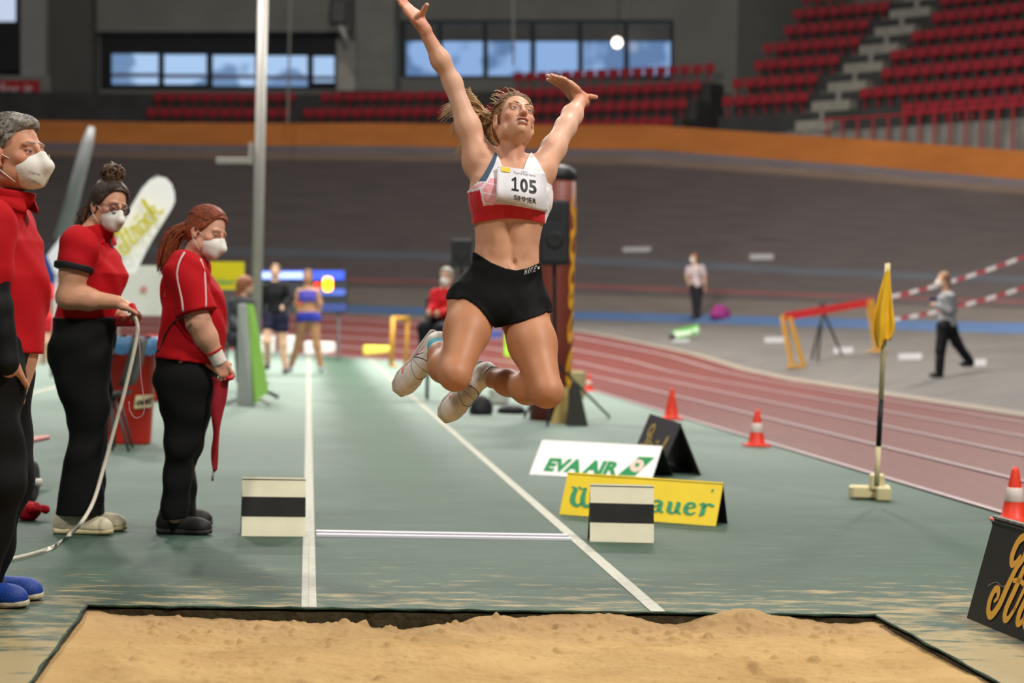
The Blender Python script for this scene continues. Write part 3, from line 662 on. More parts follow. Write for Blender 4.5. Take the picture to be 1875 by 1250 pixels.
# --- brown column, loudspeakers --------------------------------------------------
col = thing('inflatable_column', 'tall brown column with amber script letters and black cap behind the jumper', 'column', G(1030, 778)); dc = 20.2
a, b_ = P(1006, 772, dc), P(1018, 322, dc); ax = unit(b_-a); hh = np.linalg.norm(b_-a); rcol = .205
mbr = mat('brown_vinyl', '#6b2f22', .5, .35, .08, 3)
mb = MB(); mb.tube([a, a+(b_-a)*.33, a+(b_-a)*.66, b_], [rcol, rcol*1.03, rcol*1.03, rcol], 32); mb.build('tube', mbr, col, True)
R_ = frame(F0, ax); mb = MB(); mb.lathe(b_, [(rcol*1.02, -.05), (rcol*1.04, 0), (rcol*.95, .06), (rcol*.6, .10), (.02, .115)], 32, R_); mb.build('cap', mat('black_cap', '#1b1c1f', .5, .3), col, True)
v = SCRIPT[0]; vv = []
for x, y in v:                                   # the word climbs the column, wrapped on it
    hgt = .40+x*.46; ang = math.radians(-15)+(y-1.0)*.62
    vv.append(a+ax*hgt+(R_[0]*math.sin(ang+1.75)-R_[1]*math.cos(ang+1.75))*(rcol*1.045))
mb = MB(); mb.add(vv, SCRIPT[1]); mb.build('lettering', mat('print_amber2', '#e0a21f', .5), col)
def pyramid(name, px, py, w, h, m, parent, lean=.0):
    c_ = G(px, py); mb = MB(); q = [(-w/2, -w/2, 0), (w/2, -w/2, 0), (w/2, w/2, 0), (-w/2, w/2, 0), (-w/6+lean, -w/6, h), (w/6+lean, -w/6, h), (w/6+lean, w/6, h), (-w/6+lean, w/6, h)]
    mb.add([c_+npv(p) for p in q], [(3, 2, 1, 0), (4, 5, 6, 7), (0, 1, 5, 4), (1, 2, 6, 5), (2, 3, 7, 6), (3, 0, 4, 7)]); return mb.build(name, m, parent)
pyramid('foot_weight', 1056, 779, .20, .42, mat('foot_black', '#23251f', .6, .3), col, -.03); pyramid('foot_weight', 1024, 775, .16, .36, mat('foot_tan', '#a68f55', .7, .3), col, .05)
mspk = mat('speaker_black', '#1c1d20', .55, .35, .1, 20); mgrl = mat('speaker_grille', '#26272a', .7, .3, .2, 90)
def speaker(label, x0, x1, y0, y1, d, foot, legs):
    t = thing('loudspeaker', label, 'loudspeaker', G(*foot)); c_ = P((x0+x1)/2, (y0+y1)/2, d); k = d/FPX; w, h = (x1-x0)*k, (y1-y0)*k; Rm = np.array([CR, F0, CU])
    mb = MB(); mb.box(c_+F0*.15, (w, .30, h), R=Rm, bev=.02); cb = mb.build('cabinet', mspk, t)
    mb = MB(); mb.box(c_-F0*.004, (w*.86, .01, h*.9), R=Rm, bev=.004); mb.build('grille', mgrl, cb)
    mb = MB(); mb.lathe(c_-F0*.010-CU*h*.12, [(w*.30, 0), (w*.30, .004), (w*.24, .006), (w*.05, .002)], 24, np.array([CR, CU, -F0])); mb.build('woofer', mat('cone_black', '#0e0f10', .5), cb, True)
    mb = MB(); mb.box(c_-F0*.010+CU*h*.26, (w*.4, .006, w*.26), R=Rm, bev=.002); mb.build('horn', MATS['cone_black'], cb)
    p0 = c_-CU*h/2+F0*.15; ft = G(*foot); hub = ft+(p0-ft)*.40
    mb = MB(); mb.tube([p0, ft+[0, 0, .12]], .018, 8); mb.build('stand_pole', mspk, t, True)
    for q in legs:
        mb = MB(); e = G(*q); mb.tube([hub, e+[0, 0, .012]], .013, 8); mb.build('stand_leg', mspk, t, True)
    return t
speaker('black loudspeaker on a tripod stand against the brown column', 988, 1043, 366, 484, 18.6, (1016, 772), ((1116, 765), (1002, 782), (960, 765)))
speaker('smaller black loudspeaker behind the seated official', 826, 863, 437, 490, 26., (845, 715), ((862, 718), (830, 722), (842, 708)))
mb = MB(); c_ = G(1056, 728); mb.box(c_+[0, .15, .17], (.22, .3, .34), bev=.015); tag(mb.build('storage_box', mat('beige_box', '#9b9068', .7, .2, .1, 5)), 'beige box on the matting behind the brown column', 'box')
# bags on the floor beneath the jumper
def blob(name, px, py, w, h, dep, m, label, cat, nn=18):
    c_ = G(px, py); mb = MB(); mb.lathe((0, 0, 0), [(w*.46, 0), (w*.5, h*.2), (w*.48, h*.45), (w*.38, h*.75), (w*.22, h*.93), (w*.04, h)], nn); o = mb.build(name, m, None, True)
    me = o.data
    for q in me.vertices:
        a = math.atan2(q.co.y, q.co.x); s_ = 1+.07*math.sin(3*a+q.co.z*20)+.04*math.sin(7*a); q.co.x *= s_; q.co.y *= s_*dep
    o.location = c_; tag(o, label, cat); return o
blob('sports_bag', 880, 759, .25, .21, .7, mspk, 'black rounded sports bag on the floor below the jumper', 'bag')
blob('sports_bag', 936, 757, .30, .10, .7, mspk, 'flat black bag beside the rounded black bag', 'bag')
mb = MB(); c_ = G(916, 742); mb.box(c_+[0, .2, .10], (.22, .25, .2), bev=.03); tag(mb.build('white_bag', mat('pale_bag', '#a9aaa2', .7, .2, .15, 8)), 'pale bag standing behind the two black bags', 'bag')
mb = MB(); c_ = G(932, 668); mb.box(c_+[0, 0, .36], (.20, .05, .62), bev=.02); mb.tube([c_+[-.08, 0, 0], c_+[-.08, 0, .2]], .012); mb.tube([c_+[.08, 0, 0], c_+[.08, 0, .2]], .012); tag(mb.build('lime_board', mat('lime', '#93d62c', .5, .3)), 'lime green upright board seen between the jumper\'s thighs', 'board')
mb = MB(); c_ = G(905, 660); mb.box(c_+[0, 0, .36], (.34, .3, .03), bev=.01)
for sx in (-.14, .14):
    for sy in (-.12, .12): mb.tube([c_+[sx, sy, 0], c_+[sx, sy, .35]], .012, 6)
mb.box(c_+[.0, .1, .58], (.32, .03, .18), bev=.01); tag(mb.build('blue_chair', mat('chair_blue', '#37457f', .5, .3, .2, 9)), 'small blue chair beside the lime green board', 'chair')

# --- tall white pole ----------------------------------------------------------------
mpole = mat('pole_white', '#8f8c87', .45, .4, .05, 4); wp = thing('mast', 'tall white mast with a small side bracket', 'pole', G(467, 702)); dp = 27.4
mb = MB(); mb.tube([G(467, 702), P(482, -20, dp)], .070, 16); mb.build('shaft', mpole, wp, True)
mb = MB(); mb.tube([G(467, 702), G(467, 702)+[0, 0, .03]], .2, 16); mb.build('base_plate', mpole, wp, True)
mb = MB(); mb.box(P(459, 281, dp-.04), (.06, .06, .29), bev=.005); mb.build('bracket_upright', mpole, wp); mb = MB(); mb.box(P(428, 294, dp-.04), (.48, .06, .075), R=np.array([CR, F0, CU]), bev=.005); mb.build('bracket_arm', mpole, wp)
# --- slanting grey boom with white head -------------------------------------------------
bm = thing('camera_boom', 'long slanting grey boom with a white counterweight at its foot', 'boom', G(95, 690)); db = 30.
mb = MB(); mb.tube([P(168, 232, db), P(160, 262, db), P(112, 440, db)], [.05, .095, .125], 10); mb.build('boom_arm', mat('boom_grey', '#6f7072', .45, .4, .1, 5), bm, True)
mb = MB(); q = [(112, 433), (86, 468), (101, 504), (113, 498), (122, 440)]; pa = [P(x, y, db-.12) for x, y in q]; pb = [P(x, y, db+.12) for x, y in q]; k = len(q)
mb.add(pa+pb, [tuple(range(k)), tuple(range(2*k-1, k-1, -1))]+[(i, k+i, k+(i+1) % k, (i+1) % k) for i in range(k)]); mb.build('counterweight', mat('boom_white', '#c9ccd2', .5, .3), bm)
mb = MB(); mb.tube([P(104, 495, db), G(95, 690)], .03, 8); mb.build('support_post', MATS['boom_grey'], bm, True)
# --- white feather banner -----------------------------------------------------------------
fb = thing('feather_banner', 'white rounded feather banner with yellow script word', 'banner', G(205, 700)); df = 24.
q = [(196, 500), (205, 455), (222, 415), (242, 375), (260, 345), (274, 330), (290, 323), (304, 326), (314, 337), (319, 352), (320, 368), (314, 382), (300, 405), (284, 430), (266, 462), (248, 500)]
mb = MB(); pa = [P(x, y, df) for x, y in q]; k = len(q); mb.add(pa+[p+F0*.012 for p in pa], [tuple(range(k)), tuple(range(2*k-1, k-1, -1))]+[(i, k+i, k+(i+1) % k, (i+1) % k) for i in range(k)])
cl = mb.build('cloth', mat('banner_white', '#ffffff', .6, .3), fb)
ux = (P(302, 388, df-.11)-P(228, 470, df-.11))/4.2; uy = unit(np.cross(F0, ux))*-.085; v, f = SCRIPT
letters_on('lettering', (v*np.array([1, 2.0]), f), P(229, 466, df-.13), ux, uy if np.dot(uy, CU) > 0 else -uy, mat('print_yellow', '#d9cf33', .5), cl, .0)
mb = MB(); mb.tube([G(205, 700), P(198, 500, df), P(220, 415, df+.02), P(258, 344, df+.02), P(290, 321, df+.02)], .015, 8); mb.build('pole', mat('pole_dark', '#3c3d40', .5), fb, True)
# --- white table screen, yellow board, blue banner ---------------------------------------
def panel(name, quad, d, th, m, parent=None):
    pts = [P(x, y, d) for x, y in quad]; mb = MB(); mb.add(pts+[p+F0*th for p in pts], [(0, 1, 2, 3), (7, 6, 5, 4), (0, 4, 5, 1), (1, 5, 6, 2), (2, 6, 7, 3), (3, 7, 4, 0)]); return mb.build(name, m, parent)
ws = thing('white_screen', 'white notice screen standing between the two women officials', 'screen', G(256, 668)); panel('sheet', rect(210, 303, 486, 578), 26., .04, mat('screen_white', '#dcdcd4', .6, .2, .04, 3), ws)
for x in (216, 297):
    mb = MB(); mb.tube([P(x, 578, 26.), G(x, 702)], .02, 6); mb.build('leg', mpole, ws)
mb = MB(); mb.lathe(P(263, 530, 25.98), [(.045, 0), (.045, .006)], 14, np.array([CR, CU, -F0])); mb.build('red_mark', mat('mark_red', '#c98a84', .6), ws)
ys = thing('yellow_sign', 'yellow sign with green lettering behind the ginger ponytail woman', 'sign', G(415, 690)); sh = panel('sheet', rect(377, 447, 479, 530), 27., .03, mat('sign_yellow', '#d8c81f', .55, .2), ys)
letters_on('lettering', scaled(blackletter(), .05, 0, 0), P(386, 520, 26.98), CR, CU, mteal, sh, .002)
for x in (384, 441):
    mb = MB(); mb.tube([P(x, 530, 27.02), G(x, 699)], .02, 6); mb.build('leg', mpole, ys)
bb = thing('blue_banner', 'dark blue banner behind the red shirted helper at the left', 'banner', G(80, 668)); panel('cloth', rect(40, 120, 466, 560), 34., .03, mat('banner_blue', '#1d3570', .7, .2, .15, 3), bb)
for x in (45, 115):
    mb = MB(); mb.tube([P(x, 560, 34.02), G(x, 667)], .025, 6); mb.build('leg', MATS['pole_dark'], bb)
# --- long green and white crowd barrier seen end-on ----------------------------------------
gb = thing('banner_barrier', 'green and white banner barrier on curved feet seen almost end on', 'barrier', G(462, 742)); mwp = mat('barrier_white', '#a9ada8', .5, .3, .05, 5); mgp = mat('barrier_green', '#7cb43c', .55, .3, .08, 3)
def slab4(name, q, m, th):
    n_ = unit(np.cross(q[1]-q[0], q[3]-q[0]))*th; mb = MB(); mb.add(q+[p+n_ for p in q], [(0, 1, 2, 3), (7, 6, 5, 4), (0, 4, 5, 1), (1, 5, 6, 2), (2, 6, 7, 3), (3, 7, 4, 0)]); return mb.build(name, m, gb)
slab4('end_panel', [G(437, 742), G(467, 744), P(452, 556, 21.2), P(439, 556, 21.2)], mwp, .03)
slab4('green_panel', [P(466, 738, 21.25), P(489, 716, 22.6), P(462, 558, 22.4), P(452, 556, 21.25)], mgp, .02)
for k, (fx, fy) in enumerate(((471, 750), (488, 737))):
    c_ = G(fx-10, fy-8); mb = MB(); mb.tube([c_+[-.28, 0, .02], c_+[-.14, 0, .07], c_+[0, 0, .09], c_+[.12, -.02, .06], c_+[.20, -.05, .015]], .022, 8); mb.build('curved_foot', mwp if k == 0 else MATS['speaker_black'], gb, True)
# --- waste bins ---------------------------------------------------------------------------
mbin = mat('bin_red', '#b5281a', .45, .4, .08, 4); mbag = mat('bin_bag_blue', '#3f6a8e', .4, .4, .2, 12)
def bin_(label, cx, yb, w, h, bag):
    c_ = G(cx, yb); t = thing('waste_bin', label, 'bin', c_, 'red waste bins'); mb = MB(); pr = []
    for s_, z in ((.42, 0), (.43, .02), (.5, h*.93), (.53, h*.93), (.53, h), (.49, h), (.47, h*.9), (.40, .05)):
        ring_ = []
        for k in range(24):
            a = 2*math.pi*k/24; cs, sn = math.cos(a), math.sin(a); q = 1/max(abs(cs)**4+abs(sn)**4, 1e-9)**.25
            ring_.append(c_+np.array([cs*q*w*s_, sn*q*w*s_+w*.5, z]))
        pr += ring_
    m_ = len(pr)//24; mb.add(pr, [(i*24+k, i*24+(k+1) % 24, (i+1)*24+(k+1) % 24, (i+1)*24+k) for i in range(m_-1) for k in range(24)]+[tuple(range(23, -1, -1)), tuple(range((m_-1)*24, m_*24))]); mb.build('body', mbin, t, True)
    if bag:
        mb = MB(); vs = []
        for s_, z in ((.545, h*.86), (.56, h*.93), (.55, h*1.01), (.50, h*1.02)):
            for k in range(36):
                a = 2*math.pi*k/36; cs, sn = math.cos(a), math.sin(a); q = 1/max(abs(cs)**4+abs(sn)**4, 1e-9)**.25; e = .012*math.sin(k*2.4)
                vs.append(c_+np.array([cs*q*(w*s_+e*.4), sn*q*(w*s_+e*.4)+w*.5, z+e]))
        mb.add(vs, [(i*36+k, i*36+(k+1) % 36, (i+1)*36+(k+1) % 36, (i+1)*36+k) for i in range(3) for k in range(36)]); mb.build('bag_liner', mbag, t, True)
    return t, c_
t, c_ = bin_('red waste bin with blue liner behind the woman with the hair bun', 232, 814, .385, .80, True)
o = P(263, 735, 15.0); tl = c_; mb = MB(); fy = c_[1]+.385*.5-.385*.47; ctr = np.array([G(263, 814)[0]-.005, fy-.012, .33]); mb.prism([(-.07, -.055), (.06, -.04), (.07, .055), (-.06, .045)], ctr, (1, 0, 0), (0, 0, 1), .004); lb = mb.build('paper_label', mat('paper_cream', '#cbbf93', .7), t)
letters_on('lettering', font_mesh('out!', .07, .004, .2), ctr+[0, -.002, 0], (1, .0, .15), (0, 0, 1), mat('ink_black', '#1a1a18', .6), lb, .004)
bin_('red waste bin half hidden behind the ginger ponytail woman', 296, 735, .40, .72, False)
# --- folding chair ----------------------------------------------------------------------
ch = thing('folding_chair', 'dark grey plastic chair seen edge on in front of the red bin', 'chair', G(232, 822)); dk = 14.7; mch = mat('chair_grey', '#3a3d3a', .55, .3, .08, 6)
def slab(name, pts, half, th, m, parent):
    g = [[npv(p)-F0*half, npv(p)+F0*half] for p in pts]; mb = MB(); mb.sheet(g, th, CR); return mb.build(name, m, parent, True)
slab('backrest', [P(251, 618, dk), P(246, 640, dk), P(239, 668, dk), P(232, 690, dk), P(226, 706, dk)], .20, .05, mch, ch)
mb = MB(); mb.box(P(212, 722, dk), (.17, .40, .04), R=np.array([unit(CR+CU*.25), F0, unit(CU-CR*.25)]), bev=.015); mb.build('seat', mch, ch)
for x0, x1, y1, dd in ((209, 236, 827, -.18), (218, 243, 820, .18), (203, 206, 826, -.18), (205, 210, 818, .18)):
    mb = MB(); e = G(x1, y1); mb.tube([P(x0, 728, dk+dd*.8), e], .011, 8); mb.build('leg', mch, ch, True)
# --- little cart behind the man -----------------------------------------------------------
ct = thing('hand_cart', 'small cart with pink board and black wheel behind the man at left', 'cart', G(45, 920)); dw = 10.4
mb = MB(); mb.box(P(30, 808, 11.5), (.28, .5, .03), R=np.array([unit(CR-CU*-.10), F0, unit(CU+CR*-.10)]), bev=.01); mb.build('board', mat('board_pink', '#b37772', .6, .3, .06, 6), ct)
w_ = G(54, 922); mb = MB(); Rw = np.array([unit([.1, 1, 0]), [0, 0, 1], unit([1, -.1, 0])]); mb.lathe(w_+[0, 0, .115], [(.06, -.028), (.10, -.03), (.115, -.018), (.115, .018), (.10, .03), (.06, .028)], 28, Rw); wh = mb.build('wheel', mat('rubber_black', '#26262a', .7, .2, .3, 40), ct, True)
mb = MB(); mb.tube([w_+[-.05, 0, .115], w_+[.06, 0, .115]], .02, 10); mb.build('hub', mat('hub_metal', '#b5b1a6', .4, .5), wh, True)
mb = MB(); mb.tube([w_+[-.02, 0, .115], P(38, 838, 11.), P(34, 812, 11.4)], .013, 8); mb.tube([w_+[-.05, .0, .115], w_+[-.3, .05, .12]], .013, 8); mb.build('frame', mat('cart_metal', '#8d8a70', .4, .5), ct, True)
# --- yellow hurdle, block and red tub far down the runway ------------------------------------
hu = thing('hurdle', 'ochre hurdle upright beside the far end of the runway', 'hurdle', G(718, 672)); moc = mat('hurdle_ochre', '#b5852c', .5, .35)
c_ = G(716, 671); dh = np.dot(c_-CO, F0)
for name_, pts, r_ in (('upright', [c_, P(720, 580, dh)], .045), ('upright', [c_+[.32, 1.0, 0], P(720, 580, dh)+[.32, 1.0, 0]], .04), ('foot', [c_+[.02, 0, .02], c_+[.05, -.55, .02]], .035), ('foot', [c_+[.34, 1., .02], c_+[.37, .45, .02]], .035)):
    mb = MB(); mb.tube(pts, r_, 8); mb.build(name_, moc, hu, True)
mb = MB(); p0 = P(720, 583, dh); mb.tube([p0, p0+[.32, 1., 0]], .045, 8); mb.build('cross_bar', moc, hu, True)
mb = MB(); c_ = G(690, 655); mb.box(c_+[0, .3, .13], (.60, .6, .26), bev=.04); tag(mb.build('foam_block', mat('foam_yellow', '#d9d657', .7, .2, .05, 5)), 'yellow foam block beside the ochre hurdle', 'block')
c_ = G(755, 648); mb = MB(); mb.lathe(c_+[0, .3, 0], [(.26, 0), (.27, .02), (.34, .62), (.36, .62), (.36, .66), (.31, .66), (.25, .06)], 20); tag(mb.build('red_tub', mat('tub_red', '#c8321f', .5, .3), None, True), 'bright red tub between the ochre hurdle and the jumper\'s shoe', 'tub')
mb = MB(); c_ = G(757, 640); mb.box(c_+[0, .4, .80], (.68, .05, .10), bev=.01); mb.box(c_+[0, .42, .66], (.66, .04, .08), bev=.01)
for sx in (-.3, .3): mb.tube([c_+[sx, .44, 0], c_+[sx, .44, .85]], .02, 6)
tag(mb.build('red_rail', mat('rail_redblue', '#b52c3a', .5)), 'small red rail standing behind the bright red tub', 'rail')
for k, (x, y, w, h, lab) in enumerate(((480, 648, .55, .42, 'white box behind the legs of the black jacketed athlete'), (527, 650, .40, .42, 'white box between the two athletes'), (585, 650, .7, .3, 'white low box behind the legs of the blue clad athlete'))):
    mb = MB(); c_ = G(x, y); mb.box(c_+[0, .2, h/2], (w, .4, h), bev=.04); tag(mb.build('storage_box', mat('box_white', '#c9c9c6', .6, .2, .05, 4)), lab, 'box')
# --- score board ------------------------------------------------------------------------------
sb = thing('score_board', 'electronic score board with a glowing amber figure behind the athletes', 'score board', G(556, 655)); ds = 41.
panel('cabinet', rect(476, 634, 493, 572), ds, .3, mat('board_black', '#25272d', .5, .3), sb); panel('header_strip', rect(478, 630, 496, 512), ds-.03, .03, mat('led_blue', '#2c48c8', .4, emit=.35), sb)
panel('header_light', rect(478, 556, 498, 510), ds-.05, .02, mat('led_pale', '#8fa6e6', .4, emit=.8), sb); panel('lower_strip', rect(560, 632, 529, 541), ds-.03, .02, mat('strip_blue', '#3c56a8', .5), sb); panel('base_strip', rect(560, 634, 556, 570), ds-.03, .02, mat('base_blue', '#24366f', .5), sb)
def led_zero(cx, cy, w, h, t, m):
    a = np.linspace(0, 2*math.pi, 29)[:-1]; o_ = [P(cx+w*np.sign(math.cos(q))*abs(math.cos(q))**.6, cy+h*np.sign(math.sin(q))*abs(math.sin(q))**.6, ds-.06) for q in a]; i_ = [P(cx+(w-t)*np.sign(math.cos(q))*abs(math.cos(q))**.6, cy+(h-t)*np.sign(math.sin(q))*abs(math.sin(q))**.6, ds-.06) for q in a]
    mb = MB(); k = 28; mb.add(o_+i_, [(j, (j+1) % k, k+(j+1) % k, k+j) for j in range(k)]); mb.build('figure', m, sb)
led_zero(600, 520, 9, 13, 5.5, mat('led_amber', '#ff9a10', .4, emit=7)); led_zero(580, 523, 4.5, 5, 3, mat('led_red', '#ff2a10', .4, emit=4)); led_zero(545, 553, 4, 5.5, 2, mat('led_red', '#ff2a10', .4, emit=4))
for x in (490, 620):
    mb = MB(); mb.tube([P(x, 572, ds+.1), G(x, 660)], .03, 6); mb.build('leg', MATS['pole_dark'], sb)
# --- right side: barrier, tripod, tapes, small banner, bag ----------------------------------------
hb = thing('road_barrier', 'ochre trestle barrier with a red top board on the grey apron', 'barrier', S(1470, 671)); mre = mat('board_red', '#b52a2c', .5, .3, .06, 4); dl = np.dot(S(1468, 672)-CO, F0); dr = dl+.7
for (xa, ya, xb_, yb_, dd) in ((1432, 577, 1450, 668, dl), (1446, 580, 1472, 672, dl-.05), (1588, 550, 1605, 640, dr), (1596, 548, 1612, 643, dr)):
    mb = MB(); mb.tube([P(xa, ya, dd), P(xb_, yb_, dd)], .045, 6); mb.build('leg', moc, hb)
for (x, y, dd) in ((1458, 671, dl), (1605, 643, dr)):
    mb = MB(); mb.box(P(x, y, dd), (.34, .14, .05), R=np.array([CR, F0, CU]), bev=.01); mb.build('foot', moc, hb)
qa = [P(1437, 572, dl), P(1437, 587, dl), P(1598, 559, dr), P(1596, 546, dr)]; mb = MB(); mb.add(qa+[p+F0*.05 for p in qa], [(0, 1, 2, 3), (7, 6, 5, 4), (0, 4, 5, 1), (1, 5, 6, 2), (2, 6, 7, 3), (3, 7, 4, 0)]); mb.build('top_board', mre, hb)
tp = thing('tripod', 'black tripod standing behind the ochre trestle barrier', 'tripod', S(1510, 650)); dt = dl+.55; mtr = mat('tripod_black', '#2c2c2f', .5, .3)
for x, y in ((1486, 658), (1542, 650), (1497, 660)):
    mb = MB(); mb.tube([P(1507, 570, dt), P(x, y, np.dot(S(x, y)-CO, F0))], .022, 6); mb.build('leg', mtr, tp, True)
mb = MB(); mb.box(P(1506, 562, dt), (.10, .12, .18), bev=.02); mb.build('head', mtr, tp)
def tape_mat():
    m, n, L, b = nodes('red_white_tape'); v = n.new('ShaderNodeTexCoord').outputs['UV']; s_ = n.new('ShaderNodeSeparateXYZ'); L.new(v, s_.inputs[0])
    f = mth(n, L, 'GREATER_THAN', mth(n, L, 'FRACT', s_.outputs[0]), .5); L.new(mix(n, L, f, lin('#7c2a30'), lin('#a19c9e')), b.inputs['Base Color']); b.inputs['Roughness'].default_value = .5; return m
mtape = tape_mat()
def tape(label, pts, n_str, w=.065):
    mb = MB(); g = [[p-CU*w/2, p+CU*w/2] for p in pts]; mb.sheet(g); o = mb.build('barrier_tape', mtape); me = o.data; u = me.uv_layers.new(name='UVMap'); k = len(pts)-1
    u.data.foreach_set('uv', [q for l in me.loops for q in ((l.vertex_index//2)/k*n_str, l.vertex_index % 2)]); return tag(o, label, 'tape', 'red and white barrier tapes')
def sag(a, b_, s_, k=24): return [npv(a)+(npv(b_)-npv(a))*i/k-np.array([0, 0, s_*4*(i/k)*(1-i/k)]) for i in range(k+1)]
E1, E2 = P(1616, 546, dr), P(1616, 588, dr); tape('upper red and white barrier tape running to the right edge', sag(E1, P(1960, 435, dr-4), .10), 9.5); tape('lower red and white barrier tape running to the right edge', sag(E2, P(1960, 496, dr-4), .10), 9.5)
sgn = thing('small_banner', 'small green banner board with white lettering on the apron', 'banner', S(1255, 620)); q = [(1232, 605), (1281, 594), (1281, 608), (1232, 624)]; dg = np.dot(S(1255, 622)-CO, F0); sh = panel('sheet', [(1231, 624), (1281, 610), (1279, 593), (1231, 605)], dg, .05, mat('banner_green', '#4f9a3e', .5, .3), sgn)
letters_on('lettering', font_mesh('Start', .17, .008), P(1256, 608, dg-.02), unit(P(1281, 601, dg)-P(1231, 614, dg))*1.6, CU, mat('print_white', '#c9d8c2', .5), sh, .002)
mb = MB(); mb.box(P(1231, 618, dg+.05), (.10, .25, .16), bev=.03); mb.build('end_block', mtr, sgn)
o = blob('rucksack', 1318, 584, 1, 1, .7, mat('bag_magenta', '#7d2766', .6, .2, .3, 5), 'magenta rucksack lying on the blue band', 'bag'); p_ = S(1318, 583); o.location = p_; o.scale = (.52, .52, .36)
# --- hall details -------------------------------------------------------------------------------
rb = patch('red_banner', rect(-40, 72, 147, 194), mat('banner_red', '#8d1a24', .7, .2, .08, 2), None, RW-1.95, .04, False); tag(rb, 'red wall banner with white lettering at the upper left', 'banner')
p0 = RC(34, 168, RW-2.05); rr = unit(RC(70, 168, RW-2.05)-RC(0, 168, RW-2.05)); lo_ = letters_on('lettering', font_mesh('for it', .62, .01), RC(30, 164, RW-2.1), rr, CU, mat('print_pale', '#b59a9c', .6), rb, .01)
fx = thing('hall_floodlight', 'dark floodlight fixture hanging from the ceiling by the pillar', 'floodlight', RC(622, 75, RW-3)); c_ = RC(620, 22, RW-3)
mb = MB(); mb.box(c_, (.65, .5, .95), bev=.08); mb.build('housing', mat('fixture_dark', '#202122', .5, .3), fx); mb = MB(); mb.tube([c_+[.05, 0, -.4], c_+[.35, 0, -1.1]], [.14, .08], 10); mb.build('arm', mpole, fx, True); mb = MB(); mb.tube([c_+[0, 0, .4], c_+[0, 0, 3]], .05, 8); mb.build('hanger', MATS['fixture_dark'], fx, True)
c_ = RC(1130, 78, RW-.8); gl = thing('lamp_reflection', 'small bright round lamp reflection in the right window row', 'reflection', c_); mb = MB(); mb.lathe(c_, [(.02, -.19), (.13, -.14), (.19, 0), (.13, .14), (.02, .19)], 16); mb.build('reflection_globe', mat('reflection_glow', '#fff3da', .4, emit=4.), gl, True); mb = MB(); mb.tube([c_+[0, 0, .18], c_+[0, 0, 4]], .02, 6); mb.build('reflection_cord', MATS['fixture_dark'], gl)  # lamp's reflection in the window glass, modelled as a glowing ball on a cord
for x0, x1, y1, lab in ((532, 527, 225, 'thin grey cable hanging right of the white mast'), (940, 940, 120, 'thin grey cable hanging above the jumper')):
    mb = MB(); mb.tube([RC(x0, -20, RW-8), RC(x1, y1, RW-8)], .035, 6); tag(mb.build('hanging_cable', mat('cable_grey', '#6a6a66', .6)), lab, 'cable')
# ================================================================== people
# bodies and clothes are grown as smooth unions of tapered limbs and lofts, then meshed as one surface
def rc(a, b, ra, rb, k=.02): return ('rc', npv(a), npv(b), ra, rb, k, 1)
def el(c, r, R=None, k=.02, sub=0): return ('el', npv(c), npv(r), np.eye(3) if R is None else npv(R), k, -1 if sub else 1)
def loft(o, R, secs, k=.02, n=2.4): return ('lo', npv(o), npv(R), npv(secs), k, 1, n)   # secs: h, cx, cy, half-width, half-depth
def chain(pts, rad, k=.02): return [rc(pts[i], pts[i+1], rad[i], rad[i+1], k) for i in range(len(pts)-1)]
def grow(prims, g):
    out = []
    for p in prims:
        if p[0] == 'rc': out.append(('rc', p[1], p[2], p[3]+g, p[4]+g, p[5], p[6]))
        elif p[0] == 'el': out.append(('el', p[1], p[2]+g*p[5], p[3], p[4], p[5]))
        else:
            s = p[3].copy(); s[:, 3:5] += g; s[0, 0] -= g; s[-1, 0] += g; out.append(('lo', p[1], p[2], s, p[4], p[5], p[6]))
    return out
def bbox(p):
    if p[0] == 'rc': return np.minimum(p[1]-p[3], p[2]-p[4]), np.maximum(p[1]+p[3], p[2]+p[4])
    if p[0] == 'el': e = np.sqrt(((p[3]*p[2][:, None])**2).sum(0)); return p[1]-e, p[1]+e
    s = p[3]; q = []
    for h, cx, cy, a, b in s:
        for sx in (-1, 1):
            for sy in (-1, 1): q.append(p[1]+np.array([cx+sx*a, cy+sy*b, h])@p[2])
    q = np.array(q); return q.min(0), q.max(0)
def dist(p, X):
    if p[0] == 'rc':
        a, b, ra, rb = p[1:5]; ba = b-a; l2 = ba@ba+1e-12; t = np.clip(((X-a)@ba)/l2, 0, 1)
        return np.linalg.norm(X-a-t[..., None]*ba, axis=-1)-(ra+(rb-ra)*t)
    if p[0] == 'el':
        q = (X-p[1])@p[3].T/p[2]; k0 = np.linalg.norm(q, axis=-1); k1 = np.linalg.norm(q/p[2], axis=-1); return k0*(k0-1)/(k1+1e-9)
    q = (X-p[1])@p[2].T; s = p[3]; h = q[..., 2]; hc = np.clip(h, s[0, 0], s[-1, 0]); n_ = p[6]
    cx = np.interp(hc, s[:, 0], s[:, 1]); cy = np.interp(hc, s[:, 0], s[:, 2]); a = np.interp(hc, s[:, 0], s[:, 3]); b = np.interp(hc, s[:, 0], s[:, 4])
    e = (np.abs((q[..., 0]-cx)/a)**n_+np.abs((q[..., 1]-cy)/b)**n_)**(1/n_); d = (e-1)*np.minimum(a, b); dz = np.maximum(s[0, 0]-h, h-s[-1, 0])
    return np.where(dz > 0, np.sqrt(np.maximum(d, 0)**2+dz**2), np.maximum(d, dz))
def field(prims, X):
    D = np.full(X.shape[:-1], 1.)
    for p in prims: D = comb(D, dist(p, X), p)
    return D
